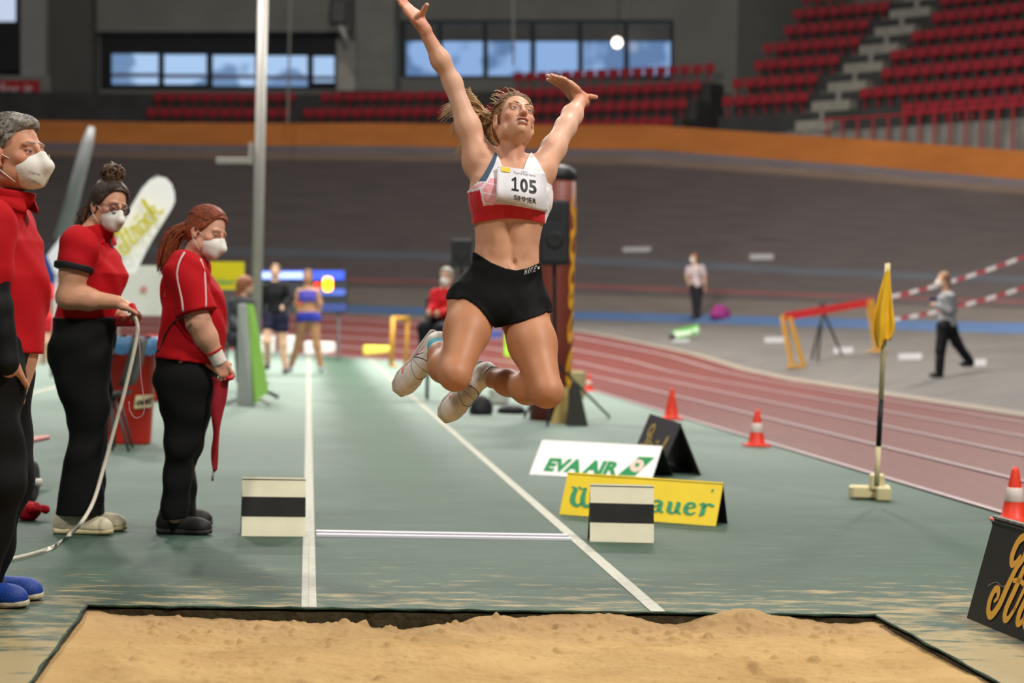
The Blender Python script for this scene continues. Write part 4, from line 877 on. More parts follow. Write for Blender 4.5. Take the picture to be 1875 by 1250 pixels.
def comb(D, d, p):
    k = p[4] if p[0] != 'rc' else p[5]; sg = p[5] if p[0] != 'rc' else p[6]; k = max(k, 1e-4)
    if sg > 0: h = np.clip(.5+.5*(D-d)/k, 0, 1); return D*(1-h)+d*h-k*h*(1-h)
    h = np.clip(.5-.5*(D+d)/k, 0, 1); return D*(1-h)-d*h+k*h*(1-h)
def mesh_of(prims, vox, clip=None, disp=None, lo=None, hi=None):
    bb = [bbox(p) for p in prims if (p[5] if p[0] != 'rc' else p[6]) > 0]
    l = np.min([b[0] for b in bb], 0)-3*vox if lo is None else npv(lo); u = np.max([b[1] for b in bb], 0)+3*vox if hi is None else npv(hi)
    n = np.ceil((u-l)/vox).astype(int)+1; D = np.full(n, .05, np.float32)
    ax = [l[i]+vox*np.arange(n[i]) for i in range(3)]
    for p in prims:
        k = p[4] if p[0] != 'rc' else p[5]; b0, b1 = bbox(p); m = k+3*vox
        i0 = np.clip(np.floor((b0-m-l)/vox).astype(int), 0, n); i1 = np.clip(np.ceil((b1+m-l)/vox).astype(int)+1, 0, n)
        if np.any(i1 <= i0): continue
        sl = tuple(slice(a, b) for a, b in zip(i0, i1)); X = np.stack(np.meshgrid(*[ax[i][sl[i]] for i in range(3)], indexing='ij'), -1)
        D[sl] = comb(D[sl], dist(p, X), p)
    if disp is not None or clip is not None:
        act = D < 3.5*vox; X = l+vox*np.argwhere(act)
        v = D[act]
        if disp is not None: v = v+disp(X)
        if clip is not None: v = np.maximum(v, clip(X))
        D[act] = v
    D[0] = D[-1] = .05; D[:, 0] = D[:, -1] = .05; D[:, :, 0] = D[:, :, -1] = .05
    s = D < 0; cnt = np.zeros(n-1, np.int8)
    for a in (0, 1):
        for b in (0, 1):
            for c in (0, 1): cnt += s[a:n[0]-1+a, b:n[1]-1+b, c:n[2]-1+c]
    cell = np.argwhere((cnt > 0) & (cnt < 8)); idx = -np.ones(n-1, np.int64); idx[tuple(cell.T)] = np.arange(len(cell))
    cor = np.array([(a, b, c) for a in (0, 1) for b in (0, 1) for c in (0, 1)]); val = np.stack([D[tuple((cell+c).T)] for c in cor], 1)
    acc = np.zeros((len(cell), 3)); w = np.zeros(len(cell))
    for i in range(8):
        for j in range(i+1, 8):
            if np.abs(cor[i]-cor[j]).sum() != 1: continue
            m = (val[:, i] < 0) != (val[:, j] < 0); t = np.where(m, val[:, i]/np.where(m, val[:, i]-val[:, j], 1), 0)
            acc += m[:, None]*(cor[i]+t[:, None]*(cor[j]-cor[i])); w += m
    V = l+vox*(cell+acc/w[:, None]); Fq = []
    for a in range(3):
        b, c = (a+1) % 3, (a+2) % 3; sl0 = [slice(None)]*3; sl1 = [slice(None)]*3; sl0[a] = slice(0, -1); sl1[a] = slice(1, None)
        A, B = s[tuple(sl0)], s[tuple(sl1)]; e = np.argwhere(A != B); e = e[(e[:, b] > 0) & (e[:, c] > 0) & (e[:, b] < n[b]-1) & (e[:, c] < n[c]-1)]
        ins = A[tuple(e.T)]; eb = np.eye(3, dtype=int)[b]; ec = np.eye(3, dtype=int)[c]
        q = np.stack([idx[tuple((e-eb-ec).T)], idx[tuple((e-ec).T)], idx[tuple(e.T)], idx[tuple((e-eb).T)]], 1); q[~ins] = q[~ins][:, ::-1]; Fq.append(q)
    Fq = np.concatenate(Fq); return V, Fq[(Fq >= 0).all(1)]
def relax(V, Fq, it=2, lam=.5):
    n = len(V); e = np.concatenate([Fq[:, [0, 1]], Fq[:, [1, 2]], Fq[:, [2, 3]], Fq[:, [3, 0]]]); e = np.concatenate([e, e[:, ::-1]])
    deg = np.bincount(e[:, 0], minlength=n)[:, None]+1e-9
    for _ in range(it):
        for lm in (lam, -lam*1.02):
            s = np.stack([np.bincount(e[:, 0], V[e[:, 1], i], n) for i in range(3)], 1)/deg; V = V+lm*(s-V)
    return V
def skin_obj(name, V, Fq, m, parent, col=None):
    me = bpy.data.meshes.new(name); me.vertices.add(len(V)); me.vertices.foreach_set('co', V.astype(np.float32).ravel())
    me.loops.add(len(Fq)*4); me.loops.foreach_set('vertex_index', Fq.astype(np.int32).ravel()); me.polygons.add(len(Fq)); me.polygons.foreach_set('loop_start', np.arange(0, len(Fq)*4, 4, dtype=np.int32))
    me.polygons.foreach_set('use_smooth', np.ones(len(Fq), bool)); me.update(calc_edges=True); me.validate(); me.materials.append(m)
    if col is not None:
        a = me.color_attributes.new('Col', 'FLOAT_COLOR', 'POINT'); a.data.foreach_set('color', np.column_stack([col, np.ones(len(col))]).astype(np.float32).ravel())
    return link(name, me, parent)
def sdf_obj(name, prims, vox, m, parent, clip=None, disp=None, col=None, it=2):
    V, Fq = mesh_of(prims, vox, clip, disp); V = relax(V, Fq, it); return skin_obj(name, V, Fq, m, parent, col(V) if col else None)
def body_obj(name, blocks, m, parent, col):
    """one skin mesh made of blocks (prims, voxel, clip) that share the same surface where they meet"""
    VV = []; FF = []; o = 0
    for pr, vox, cl in blocks:
        V, Fq = mesh_of(pr, vox, cl); V = relax(V, Fq, 2); VV.append(V); FF.append(Fq+o); o += len(V)
    V = np.concatenate(VV); return skin_obj(name, V, np.concatenate(FF), m, parent, col(V))
def folds(amp, sc, seed=0, dirv=None):
    r = np.random.default_rng(seed); ks = r.normal(size=(5, 3))*sc; ph = r.random(5)*6.28
    if dirv is not None: ks = ks*.35+np.outer(np.abs(r.normal(1, .3, 5)), unit(dirv))*sc
    def f(X): return amp*sum(np.sin(X@k+p+1.5*np.sin(X@k[[1, 2, 0]]*.6)) for k, p in zip(ks, ph))/2.2
    return f
def paint(base, spots):
    """skin colour with soft local tints: (centre, radius, colour, strength)"""
    b = npv(base)
    def f(V):
        c = np.tile(b, (len(V), 1))
        for p, r, q, s in spots:
            if not isinstance(r, tuple): w = np.clip(1.3-np.linalg.norm(V-p, axis=1)/r, 0, 1)
            else: R, rr = r; w = np.clip(1.6-np.linalg.norm((V-p)@R.T/rr, axis=1), 0, .6)/.6
            w = (w*s)[:, None]; c = c*(1-w)+npv(q)*w
        return c
    return f

class Head:
    """head prims in a local frame: x right (its own right is -x seen from outside), y forward, z up; origin between the eyes' level and the ears"""
    def __init__(s, c, fwd, up, k=1., jaw=1.):
        s.R = frame(fwd, up); s.c = npv(c); s.k = k; s.jaw = jaw
        if False: pass
    def p(s, x, y, z): return s.c+np.array([x, y, z])*s.k@s.R
    def e(s, c, r, kk=.015, sub=0, rot=0.):
        R = s.R
        if rot: cr_, sr = math.cos(rot), math.sin(rot); R = np.array([R[0], R[1]*cr_+R[2]*sr, -R[1]*sr+R[2]*cr_])
        return el(s.p(*c), npv(r)*s.k, R, kk*s.k, sub)
    def prims(s, mouth=0., face=True):
        q = [s.e((0, -.014, .032), (.073, .094, .084), .02), s.e((0, .022, -.030), (.059*s.jaw, .066, .082), .03), s.e((0, .034, -.068), (.046*s.jaw, .050, .040), .03), s.e((0, .070, -.097), (.019*s.jaw, .017, .015), .022)]
        if not face: return q
        for sx in (-1, 1):
            q += [s.e((sx*.041, .056, -.024), (.021, .020, .017), .02), s.e((sx*.028, .077, .020), (.026, .012, .009), .014), s.e((sx*.052, .005, -.070), (.012, .03, .022), .025),
                  s.e((sx*.031, .092, .001), (.016, .013, .010), .010, 1), s.e((sx*.031, .0745, .0040), (.0165, .0142, .0088), .003), s.e((sx*.031, .0735, -.0085), (.0150, .0125, .0065), .003),
                  s.e((sx*.077, -.012, -.012), (.008, .020, .031), .008, 0, -.2), s.e((sx*.083, -.006, -.010), (.006, .010, .018), .006, 1, -.2), s.e((sx*.076, -.004, -.038), (.007, .009, .010), .008)]
        q += [rc(s.p(0, .090, .010), s.p(0, .104, -.026), .0065*s.k, .0080*s.k, .012*s.k), s.e((0, .1075, -.034), (.0100, .0092, .0082), .010)]
        for sx in (-1, 1): q += [s.e((sx*.0110, .098, -.037), (.0068, .0085, .0062), .007), s.e((sx*.0055, .104, -.0425), (.0034, .0045, .0026), .004, 1)]
        q += [s.e((0, .0915, -.0600), (.0250, .0105, .0055), .006), s.e((0, .0900, -.0745-mouth*.35), (.0215, .0105, .0065), .006)]
        if mouth: q += [s.e((0, .098, -.0665-mouth*.15), (.0225, .013, .0030+mouth*.35), .003, 1)]
        return q
    def spots(s, mouth=0., lip='#a8544e', cheek='#c07a68', brow=None):
        out = []; l = lin(lip); ch = lin(cheek)
        for sx in (-1, 1):
            out += [(s.p(sx*.043, .062, -.030), .032*s.k, ch, .55), (s.p(sx*.031, .088, .0), (s.R, npv((.020, .014, .012))*s.k), lin('#8a5a48'), .45)]
            if brow: out += [(s.p(sx*.031, .088, .0245), (s.R, npv((.019, .014, .0042))*s.k), lin(brow), .85)]
            out += [(s.p(sx*.079, -.012, -.012), .03*s.k, lin('#b8705c'), .5)]
        out += [(s.p(0, .113, -.034), .016*s.k, ch, .45), (s.p(0, .098, -.0605), (s.R, npv((.0205, .010, .0050))*s.k), l, .8), (s.p(0, .096, -.0745-mouth*.3), (s.R, npv((.0175, .010, .0058))*s.k), l, .8)]
        if mouth: out += [(s.p(0, .082, -.0665-mouth*.15), (s.R, npv((.016, .009, .004+mouth*.3))*s.k), lin('#4a1a18'), .9)]
        return out
    def eyes(s, parent, gaze=(0, 0), iris='#4a3826'):
        for sx in (-1, 1):
            mb = MB(); c = s.p(sx*.031, .0745, -.0012); f = unit(s.R[1]+s.R[0]*gaze[0]+s.R[2]*gaze[1]); R = frame(s.R[2], f); r = .0122*s.k; prof = [(r*math.sin(a), r*math.cos(a)) for a in np.linspace(math.pi*.98, .02, 14)]
            V = []; n = 18; mb.lathe(c, prof, n, R); cols = []
            for a in np.linspace(math.pi*.98, .02, 14): cols += [lin('#d9d2cc') if a > .55 else (lin(iris) if a > .26 else (.01, .01, .01))]*n
            o = mb.build('eye', mat('eyeball', '#ffffff', .15, .5, vcol=True), parent, True); at = o.data.color_attributes.new('Col', 'FLOAT_COLOR', 'POINT'); at.data.foreach_set('color', [float(x) for c_ in cols for x in (*c_, 1)])
    def hair_prims(s, g=.012): return [s.e((0, -.016, .034), (.073+g, .095+g, .084+g), .02), s.e((0, -.045, -.02), (.064+g, .055+g, .07), .03)]
    def hair_clip(s, line=((-.2, -.08, -.05, -.03, -.01, .02, .05, .07, .085, .10, .3), (-.03, -.03, -.02, -.008, .012, .036, .048, .056, .066, .10, .3)), nape=-.085):
        def f(X):
            l = s.local(X); return np.maximum(l[:, 1]-np.interp(l[:, 2], *line), nape-l[:, 2])*s.k
        return f
    def scalp(s, d, g): d = unit(d); q = d*npv((.073+g, .095+g, .084+g)); return s.p(q[0], q[1]-.016, q[2]+.034)
    def scalp_strands(s, n, tie, r, rad, name, m, parent, span=1.35, g=.011, front=(.80, .42)):
        paths = []; rads = []; tie = unit(tie)
        for i in range(n):
            a = r.uniform(-span, span); d0 = unit((math.sin(a)*.95, front[0]*math.cos(a)+.32*abs(math.sin(a)), front[1]+.42*math.cos(a)-.35*abs(math.sin(a)))); gg = g+r.uniform(-.002, .002); j = r.normal(size=3)*.05
            paths.append([s.scalp(d0*(1-f)+(tie+j)*f+np.array([0, 0, .55*f*(1-f)*math.cos(a)])+np.array([math.sin(a)*.5*f*(1-f), 0, 0]), gg+(.0 if f < .9 else -.004)-.005*(f < .05)) for f in np.linspace(0, 1, 12)]); rads.append([rad*.5]+[rad]*10+[rad*.6])
        return strands(paths, rads, m, name, parent, 4)
    def local(s, X): return (X-s.c)@s.R.T/s.k

def hand(w, dirv, palm, side, L=.185, curl=(.3, .35, .4, .45), spread=.12, thumb=(.6, .3), tdir=None, tflat=1.):
    """palm and five fingers. w wrist, dirv toward the fingers, palm = outward normal of the palm, side=+1 if the thumb lies on (dirv x palm)"""
    d = unit(dirv); n = npv(palm)-d*np.dot(palm, d); n = unit(n); t = np.cross(d, n)*side; k = L/.185; q = []
    q += [el(w+d*.048*k, npv((.040, .052, .015))*k, np.array([t, d, n]), .012*k), rc(w-d*.02*k, w+d*.03*k, .021*k, .024*k, .015*k), el(w+d*.035*k+t*.024*k+n*.006*k, npv((.017, .03, .016))*k, np.array([t, d, n]), .012*k)]
    for i, (off, ln, r) in enumerate(((.029, .072, .0092), (.0095, .082, .0096), (-.010, .076, .0092), (-.028, .060, .0082))):
        base = w+d*(.088-.006*abs(i-1.3))*k+t*off*k; a = 0.; dr0 = unit(d+t*spread*(1.4-i)*.7); p = base; q.append(rc(w+d*.04*k+t*off*.8*k, base, .012*k, .0105*k, .010*k))
        for j, fr in enumerate((.45, .31, .24)):
            a += curl[i]*(.9, 1.1, .8)[j]; dv = dr0*math.cos(a)+n*math.sin(a); e = p+dv*ln*fr*k; q.append(rc(p, e, r*k*(1-.06*j), r*k*(.94-.08*j), .004*k)); p = e
    p = w+d*.022*k+t*.026*k; dv = unit(d*.75+t*.75*thumb[0]/.6+n*.35) if tdir is None else unit(tdir); e = p+dv*.040*k; q.append(rc(p, e, .0155*k, .0115*k, .010*k)); p = e
    for j in range(2):
        dv = unit(dv+d*thumb[1]*.6+n*thumb[1]*.5-t*thumb[1]*.3) if tdir is None else unit(dv+n*.15); e = p+dv*(.030, .024)[j]*k; q.append(rc(p, e, (.0112, .0102)[j]*k, (.0102, .0085)[j]*k, .004*k)); p = e
    return q

def shoe(parent, heel, fwd, up, L, mu, ms, kind='shoe', sole_t=.03, vox=.005, collar=.085, laces=None, toe_h=.052):
    """trainer: upper and sole as parts of a shoe; heel = ground point under the heel"""
    R = frame(fwd, up); o = npv(heel); pt = lambda x, y, z: o+np.array([x, y, z])@R; k = L/.28
    out = [(-.2, .030), (.0, .034), (.25, .033), (.5, .036), (.75, .046), (.95, .044), (1.08, .030)]
    up_ = [el(pt(0, .050*k, .05), npv((.037*k, .052*k, .056)), R, .02), el(pt(0, .14*k, .042), npv((.037*k, .085*k, .046)), R, .025), el(pt(.004, .215*k, .033), npv((.045*k, .062*k, toe_h-.012)), R, .025), rc(pt(0, .055*k, .06), pt(0, .050*k, collar), .034*k, .033*k, .02), rc(pt(0, .10*k, .075), pt(0, .085*k, collar+.012), .022*k, .024*k, .02)]
    rt = None
    uo = sdf_obj('shoe', up_, vox, mu, parent, clip=lambda X: -(((X-o)@R.T)[:, 2]-sole_t*.75))
    so = [loft(o, np.array([R[0], R[2]*-1, R[1]]), [(.002, 0, -sole_t/2, .022*k, sole_t*.5), (.012*k, 0, -sole_t/2, .033*k, sole_t*.5), (.08*k, 0, -sole_t*.5, .037*k, sole_t*.5), (.15*k, .0, -sole_t*.5, .037*k, sole_t*.48), (.21*k, .003, -sole_t*.5, .047*k, sole_t*.46), (.255*k, .004, -sole_t*.55, .040*k, sole_t*.42), (.278*k, .003, -sole_t*.62, .022*k, sole_t*.36)], .002, 3.5)]
    sdf_obj('sole', so, vox*.8, ms, uo)
    if laces:
        for j in range(4):
            y = (.105+.022*j)*k; z = .094-.0125*j; mb = MB(); mb.tube([pt(-.022*k, y, z-.012), pt(0, y+.004, z), pt(.022*k, y, z-.012)], .004, 6); mb.build('lace', laces, uo, True)
    return uo, pt, R
def strands(paths, rad, m, name, parent, n=5):
    mb = MB()
    for pts, r in zip(paths, rad): mb.tube(pts, r, n)
    return mb.build(name, m, parent, True)
def hair_mat(name, c1, c2, sc=60):
    m, n, L, b = nodes(name); v = n.new('ShaderNodeTexCoord').outputs['Object']; base = mix(n, L, ramp(n, L, noise(n, L, v, sc, 4, .7), .35, .65), lin(c1), lin(c2)); L.new(base, b.inputs['Base Color']); b.inputs['Roughness'].default_value = .45; b.inputs['Specular IOR Level'].default_value = .4
    bp = n.new('ShaderNodeBump'); bp.inputs['Strength'].default_value = .5; bp.inputs['Distance'].default_value = .008; L.new(noise(n, L, v, sc*3, 3), bp.inputs['Height']); L.new(bp.outputs[0], b.inputs['Normal']); return m
def curve_pts(ctrl, n=14):
    c = npv(ctrl); k = len(c); t = np.linspace(0, k-1, n); a = np.concatenate([[2*c[0]-c[1]], c, [2*c[-1]-c[-2]]]); out = []
    for q in t:
        i = min(int(q), k-2); u = q-i; p0, p1, p2, p3 = a[i:i+4]; out.append(.5*(2*p1+(p2-p0)*u+(2*p0-5*p1+4*p2-p3)*u*u+(3*p1-p0-3*p2+p3)*u**3))
    return out
def march(prims, x, y, d0, d1, off=0., clip=None):
    """depth where the pixel's ray first meets a garment or body"""
    ds = np.arange(d0, d1, .004); X = np.array([P(x, y, d) for d in ds]); D = field(prims, X)
    if clip is not None: D = np.maximum(D, clip(X))
    i = np.argmax(D < 0)
    if not (D < 0).any(): i = np.argmin(D)
    return X[i]-unit(ray(x, y))*off
mskin = mat('skin', '#c08a6c', .5, .3, .05, 14, .03, 200, vcol=True, sss=.08)
# --- the jumper ---------------------------------------------------------------------
D0 = 7.35
def J(x, y, dd=0.): return P(x, y, D0+dd)
px = lambda q: q*D0/FPX                     # pixels to metres at her distance
at = thing('person', 'woman long jumper in mid air wearing red white top, black shorts and race bib', 'person', J(915, 765))
tup = unit(J(928, 290)-J(925, 530)); tf = unit(-F0*.97+CR*.22); TR = frame(tf, tup)
# head: thrown back, turned to her left
_ph, _yw, _ro = math.radians(31), math.radians(24), math.radians(-11)      # chin up, turned to her left, tilted
_h0 = unit(-F0*math.cos(_yw)+CR*math.sin(_yw)); hf = _h0*math.cos(_ph)+CU*math.sin(_ph); hu_ = CU*math.cos(_ph)-_h0*math.sin(_ph); _s = np.cross(hf, hu_)
hd = Head(J(942, 222, .04), hf, hu_*math.cos(_ro)+_s*math.sin(_ro), .93, .86)
neck = [rc(hd.p(0, -.018, -.045), J(932, 302, .05), .042, .048, .012), rc(hd.p(0, .008, -.066), J(936, 304, .01), .026, .024, .02), rc(hd.p(-.05, -.02, -.05), J(932, 306, -.02), .018, .012, .02), rc(hd.p(.05, -.02, -.05), J(944, 308, -.02), .018, .012, .02)]
# torso as a loft up the spine (h measured along the body from the navel line)
to = J(929, 492, .02)
def wid(xl, xr, y, dep, dy=0.):            # section through the left and right outline pixels
    c = (xl+xr)/2; q = (J(c, y)-to)@TR.T; return (float((J(c, y, .02)-to)@TR[2]), float((J(c, y, .02)-to)@TR[0]), dy, px(xr-xl)/2, dep)
secs = [wid(832, 1000, 566, .108, -.005), wid(836, 996, 545, .110), wid(852, 990, 510, .100), wid(866, 987, 478, .090), wid(870, 987, 450, .086), wid(869, 991, 425, .090, .004), wid(866, 997, 400, .097, .008), wid(860, 1002, 375, .102, .012), wid(857, 1003, 350, .102, .012), wid(862, 1000, 325, .092, .004), wid(878, 985, 303, .072, -.012)]
torso = [loft(to, TR, secs, .03, 2.3)]
tp_ = lambda x, y, z: to+np.array([x, y, z])@TR
bust = [el(J(905, 355, -.075), (.052, .036, .050), TR, .04), el(J(962, 362, -.075), (.052, .036, .050), TR, .04)]
should = [rc(J(928, 300, .05), J(884, 300, .05), .05, .055, .04), rc(J(938, 300, .05), J(985, 312, .06), .05, .052, .04)]
# arms
rs, re, rw = J(880, 296, .05), J(829, 152, .06), J(772, 46, .0)
ls, le, lw = J(991, 312, .06), J(1036, 232, .24), J(1065, 180, .42)
rarm = chain([rs, rs*.55+re*.45, re, re*.6+rw*.4, rw], [.056, .043, .0315, .032, .0200], .03)+[rc(rs, tp_(-.105, -.02, .26), .052, .05, .05), rc(rs, J(905, 312, .0), .045, .035, .04)]
larm = chain([ls, ls*.5+le*.5, le, le*.6+lw*.4, lw], [.053, .044, .037, .037, .0235], .03)+[rc(ls, J(972, 318, .0), .040, .035, .04)]
rhand = hand(rw, J(733, 0, -.01)-rw, unit(CR*.80+CU*.45-F0*.38), 1, .185, (.02, .04, .05, .10), .10, tdir=unit(CU*.38+CR*.25-F0*.85))
lhand = hand(lw, unit(J(1030, 150, .40)-lw), unit(CR*-.45-CU*.55-F0*.45), -1, .18, (.10, .12, .16, .22), .08, tdir=unit(CR*.92+CU*.05-F0*.3))
# legs
rh, rk, ra = J(868, 556, .0), J(834, 686, -.26), J(800, 634, .06)
lh, lk, la = J(958, 572, .0), J(1001, 716, -.20), J(893, 688, .12)
rleg = chain([rh, rh*.6+rk*.4, rk], [.095, .079, .053], .04)+[el(rk+CU*-.008+CR*.004, (.040, .040, .040), None, .03)]+chain([rk+CR*-.008, rk*.66+ra*.34+CR*-.020-CU*.010, rk*.33+ra*.67+CR*-.008, ra], [.048, .051, .044, .032], .03)
lleg = chain([lh, lh*.6+lk*.4, lk], [.092, .083, .055], .04)+[el(lk+CR*.008, (.042, .040, .042), None, .03)]+chain([lk-CU*.004, lk*.68+la*.32-CU*.012, lk*.34+la*.66-CU*.006, la], [.050, .051, .045, .034], .03)
hipp = [el(J(870, 552, .06), (.086, .10, .09), TR, .05), el(J(952, 562, .06), (.080, .10, .09), TR, .05)]
body = torso+should+neck+rarm+larm+hipp+rleg+lleg
hp = hd.prims(mouth=.014)+neck
navel = [el(march(torso, 942, 482, 7, 7.6)+F0*.0, (.006, .010, .012), np.array([CR, F0, CU]), .010, 1)]
abs_ = [el(march(torso, 934, y, 7, 7.6)-F0*.006, (.006, .010, .05), np.array([CR, F0, CU]), .03, 1) for y in (440,)]+[el(march(torso, x, y, 7., 7.6)+F0*.009, (.022, .012, .028), np.array([CR, F0, CU]), .03) for x in (915, 953) for y in (425, 452)]
sk = '#c8977b'
spots = [(rk*.6+rh*.4, .30, lin('#b07a58'), 1.), (lk*.6+lh*.4, .30, lin('#b07a58'), 1.), (rk*.5+ra*.5, .30, lin('#b07a58'), 1.), (lk*.5+la*.5, .30, lin('#b07a58'), 1.), (re, .16, lin('#cfa58e'), .9), (rs*.4+re*.6, .12, lin('#cfa58e'), .6), (le, .17, lin('#cfa58e'), .9)]+hd.spots(.014, '#b0605a', '#c07866', None)+[(J(936, 278, -.02), .06, lin('#bb7c66'), .5), (rw, .09, lin('#c8806c'), .5), (J(742, 14), .05, lin('#cc7a66'), .7), (lw, .08, lin('#c67a64'), .6), (J(1035, 155, .44), .04, lin('#cc7a66'), .7), (rk-CU*.03, .07, lin('#a06a4c'), .4), (lk-CU*.02, .08, lin('#a06a4c'), .4), (J(882, 285, -.02), .02, lin('#96664e'), .5)]
neck_o = hd.p(0, 0, -.105); neck_n = hd.R[2]
far_of = lambda c, r: (lambda X: r-np.linalg.norm(X-c, axis=1)); near_of = lambda c, r: (lambda X: np.linalg.norm(X-c, axis=1)-r)
body_obj('body', [(body+navel+abs_, .0065, None), (hp, .0028, None), (rarm[-3:-2]+rhand, .0032, None), (larm[-2:-1]+lhand, .0032, None)], mskin, at, paint(lin(sk), spots))
hd.eyes(at, (-.1, -.35), '#3b2a1c')
tt = [hd.e((0, .0815, -.0655), (.0190, .011, .0048), .002)]; sdf_obj('teeth', tt, .0015, mat('teeth', '#d8cfc4', .25, .5), at)
# brows
for sx in (-1, 1):
    mb = MB(); mb.tube([hd.p(sx*.013, .0915, .0195), hd.p(sx*.026, .0905, .0235), hd.p(sx*.040, .0845, .0245), hd.p(sx*.050, .0755, .019)], [.0014, .0020, .0018, .0008], 6); mb.build('eyebrow', mat('brow_brown', '#6a4a34', .7), at, True)
# crop top: white straps, pink panels, red side and band
topc = torso+bust+should+rarm[-2:]+larm[-1:]+[rc(J(905, 318, -.02), J(893, 296, .06), .022, .020, .03), rc(J(975, 322, -.02), J(978, 300, .07), .020, .018, .03)]
def top_clip(X):
    q = (X-CO); d = q@F0; x = W/2+FPX*(q@CR)/d; y = H/2-FPX*(q@CU)/d; back = ((X-to)@TR[1]) < -.01
    neckl = 278+42*np.exp(-((x-940)/24.)**4)              # scooped neckline
    left = np.interp(y, [270, 285, 300, 320, 335, 350, 362], [909, 904, 897, 885, 873, 857, 830]); right = np.interp(y, [280, 290, 300, 315, 335, 350], [974, 982, 988, 996, 1003, 1030])
    hem = 412+6*np.clip((930-x)/70, -1, 1)**2-12*np.cos((x-935)/75.)
    k = px(1); f = np.where(back, np.maximum(left-x, x-right), np.maximum(neckl-y, np.maximum(left-x, x-right))); f = np.where(back & (y < 285), 285-y, f)
    return np.maximum(f, y-hem)*k
def top_col(V):
    q = (V-CO); d = q@F0; x = W/2+FPX*(q@CR)/d; y = H/2-FPX*(q@CU)/d
    wht = npv(lin('#dcd6d8')); pk = npv(lin('#dc9aa4')); red = npv(lin('#bd1622')); c = np.tile(wht, (len(V), 1))
    hem = 412+6*np.clip((930-x)/70, -1, 1)**2-12*np.cos((x-935)/75.)
    pm = (y > 328+.45*(896-x)) & (y > 326) & (x < 930) | (y > 366); c[pm] = pk
    st = pm & (np.abs((y-.22*(x-880)) % 19-9) < 1.2); c[st] = npv(lin('#e6cdd2'))
    bx = 880+(y-345)*.20; side = (x < bx) & (y > 347+(872-x)*.25); c[side] = red; c[(np.abs(x-bx) < 1.7) & (y > 342)] = wht
    c[(np.abs(y-(347+(872-x)*.25)) < 2.2) & (x < 884)] = wht; c[y > hem-25+.06*(x-935)] = red
    c[(x > 998) & (y > 345)] = wht
    bl_ = np.interp(y, [275, 300, 328, 345], [914, 907, 893, 880]); c[(x < bl_) & (y < 332)] = npv(lin('#35506a')); c[(np.abs(x-bl_-1.5) < 2.2) & (y < 345)] = wht
    return c
mtop = mat('crop_top', '#ffffff', .6, .3, .05, 30, .1, 200, vcol=True, sheen=.1)
top = sdf_obj('crop_top', grow(topc, .007), .0026, mtop, at, top_clip, folds(.0008, 55, 3), top_col, it=5)
# race bib, draped on the top
TG = grow(topc, .007)
def bibpt(u, v, off):
    x = (911+(1003-911)*u)*(1-v)+(909+(1002-909)*u)*v-3*(1-v)*(1-u)*0; y = (303+13*u)*(1-v)+(370+18*u)*v
    x = np.interp(v, [0, 1], [911+(998-911)*u, 908+(1003-908)*u]); return march(TG, x, y, 7.0, 7.7, off)
NB = 17; us = np.linspace(0, 1, NB); BG = np.array([[bibpt(u, v, .004) for u in us] for v in us])
U_, V_ = np.meshgrid(us, us); A_ = np.stack([np.ones_like(U_), U_, V_, U_*U_, U_*V_, V_*V_, U_**3, U_*U_*V_, V_**3], -1).reshape(-1, 9); dep = ((BG-CO)@F0).ravel(); co_, *_ = np.linalg.lstsq(A_, dep, rcond=None)
fit_ = A_@co_; fit_ -= max(0, np.percentile(fit_-dep, 98)); wav = (.0012*np.sin(U_*9+V_*4)+.0010*np.sin(V_*11+U_*3+2)).ravel(); rays = (BG.reshape(-1, 3)-CO)/dep[:, None]; BG = (CO+rays*(fit_+wav)[:, None]).reshape(NB, NB, 3)
mb = MB(); mb.sheet(BG-F0*.003, .0012, F0); bib = mb.build('race_bib', mat('bib_paper', '#cfcdd2', .55, .3, .04, 12, .15, 30), at, True)
def on_bib(vf, name, m):
    v, f = vf; out = []
    for x, y in v:
        a, b_ = np.clip(x, 0, 1)*(NB-1), np.clip(1-y, 0, 1)*(NB-1); i, j = min(int(b_), NB-2), min(int(a), NB-2); s_, t_ = b_-i, a-j
        out.append(BG[i, j]*(1-s_)*(1-t_)+BG[i, j+1]*(1-s_)*t_+BG[i+1, j]*s_*(1-t_)+BG[i+1, j+1]*s_*t_-F0*.0048)
    mb = MB(); mb.add(out, f); return mb.build(name, m, bib)
def fit(vf, x0, x1, y0, y1):
    v = vf[0].copy(); v -= v.min(0); v /= v.max(0); return v*np.array([x1-x0, y1-y0])+np.array([x0, y0]), vf[1]
def subdiv2(vf, n_=10):
    return vf
ink = mat('bib_ink', '#131316', .5, .3)
one_ = (npv([(.38, 0), (.66, 0), (.66, 1), (.46, 1), (.05, .80), (.12, .66), (.38, .78), (.06, 0), (.06, .13), (.38, .13), (.66, .13), (.98, .13), (.98, 0)]), [(0, 1, 2, 3, 6), (3, 4, 5, 6), (7, 0, 9, 8), (1, 12, 11, 10)])
for k_, ch_ in enumerate('105'): on_bib(fit(one_ if ch_ == '1' else font_mesh(ch_, 1, .03), .30+k_*.175, .30+k_*.175+(.145 if ch_ == '1' else .155), .40, .76), 'bib_figure', ink)
for k_, ch_ in enumerate('SIMMER'):
    w0 = [.0, .075, .105, .205, .305, .375][k_]; w1 = [.065, .09, .19, .29, .36, .44][k_]; on_bib(fit(font_mesh(ch_, 1, .0 if ch_ == 'M' else .015), .345+w0, .345+w1, .155, .285), 'bib_letter', ink)
on_bib((npv([(.07, .86), (.27, .86), (.27, .985), (.07, .985)]), [(0, 1, 2, 3)]), 'bib_logo', mat('bib_yellow', '#d6b93a', .5))
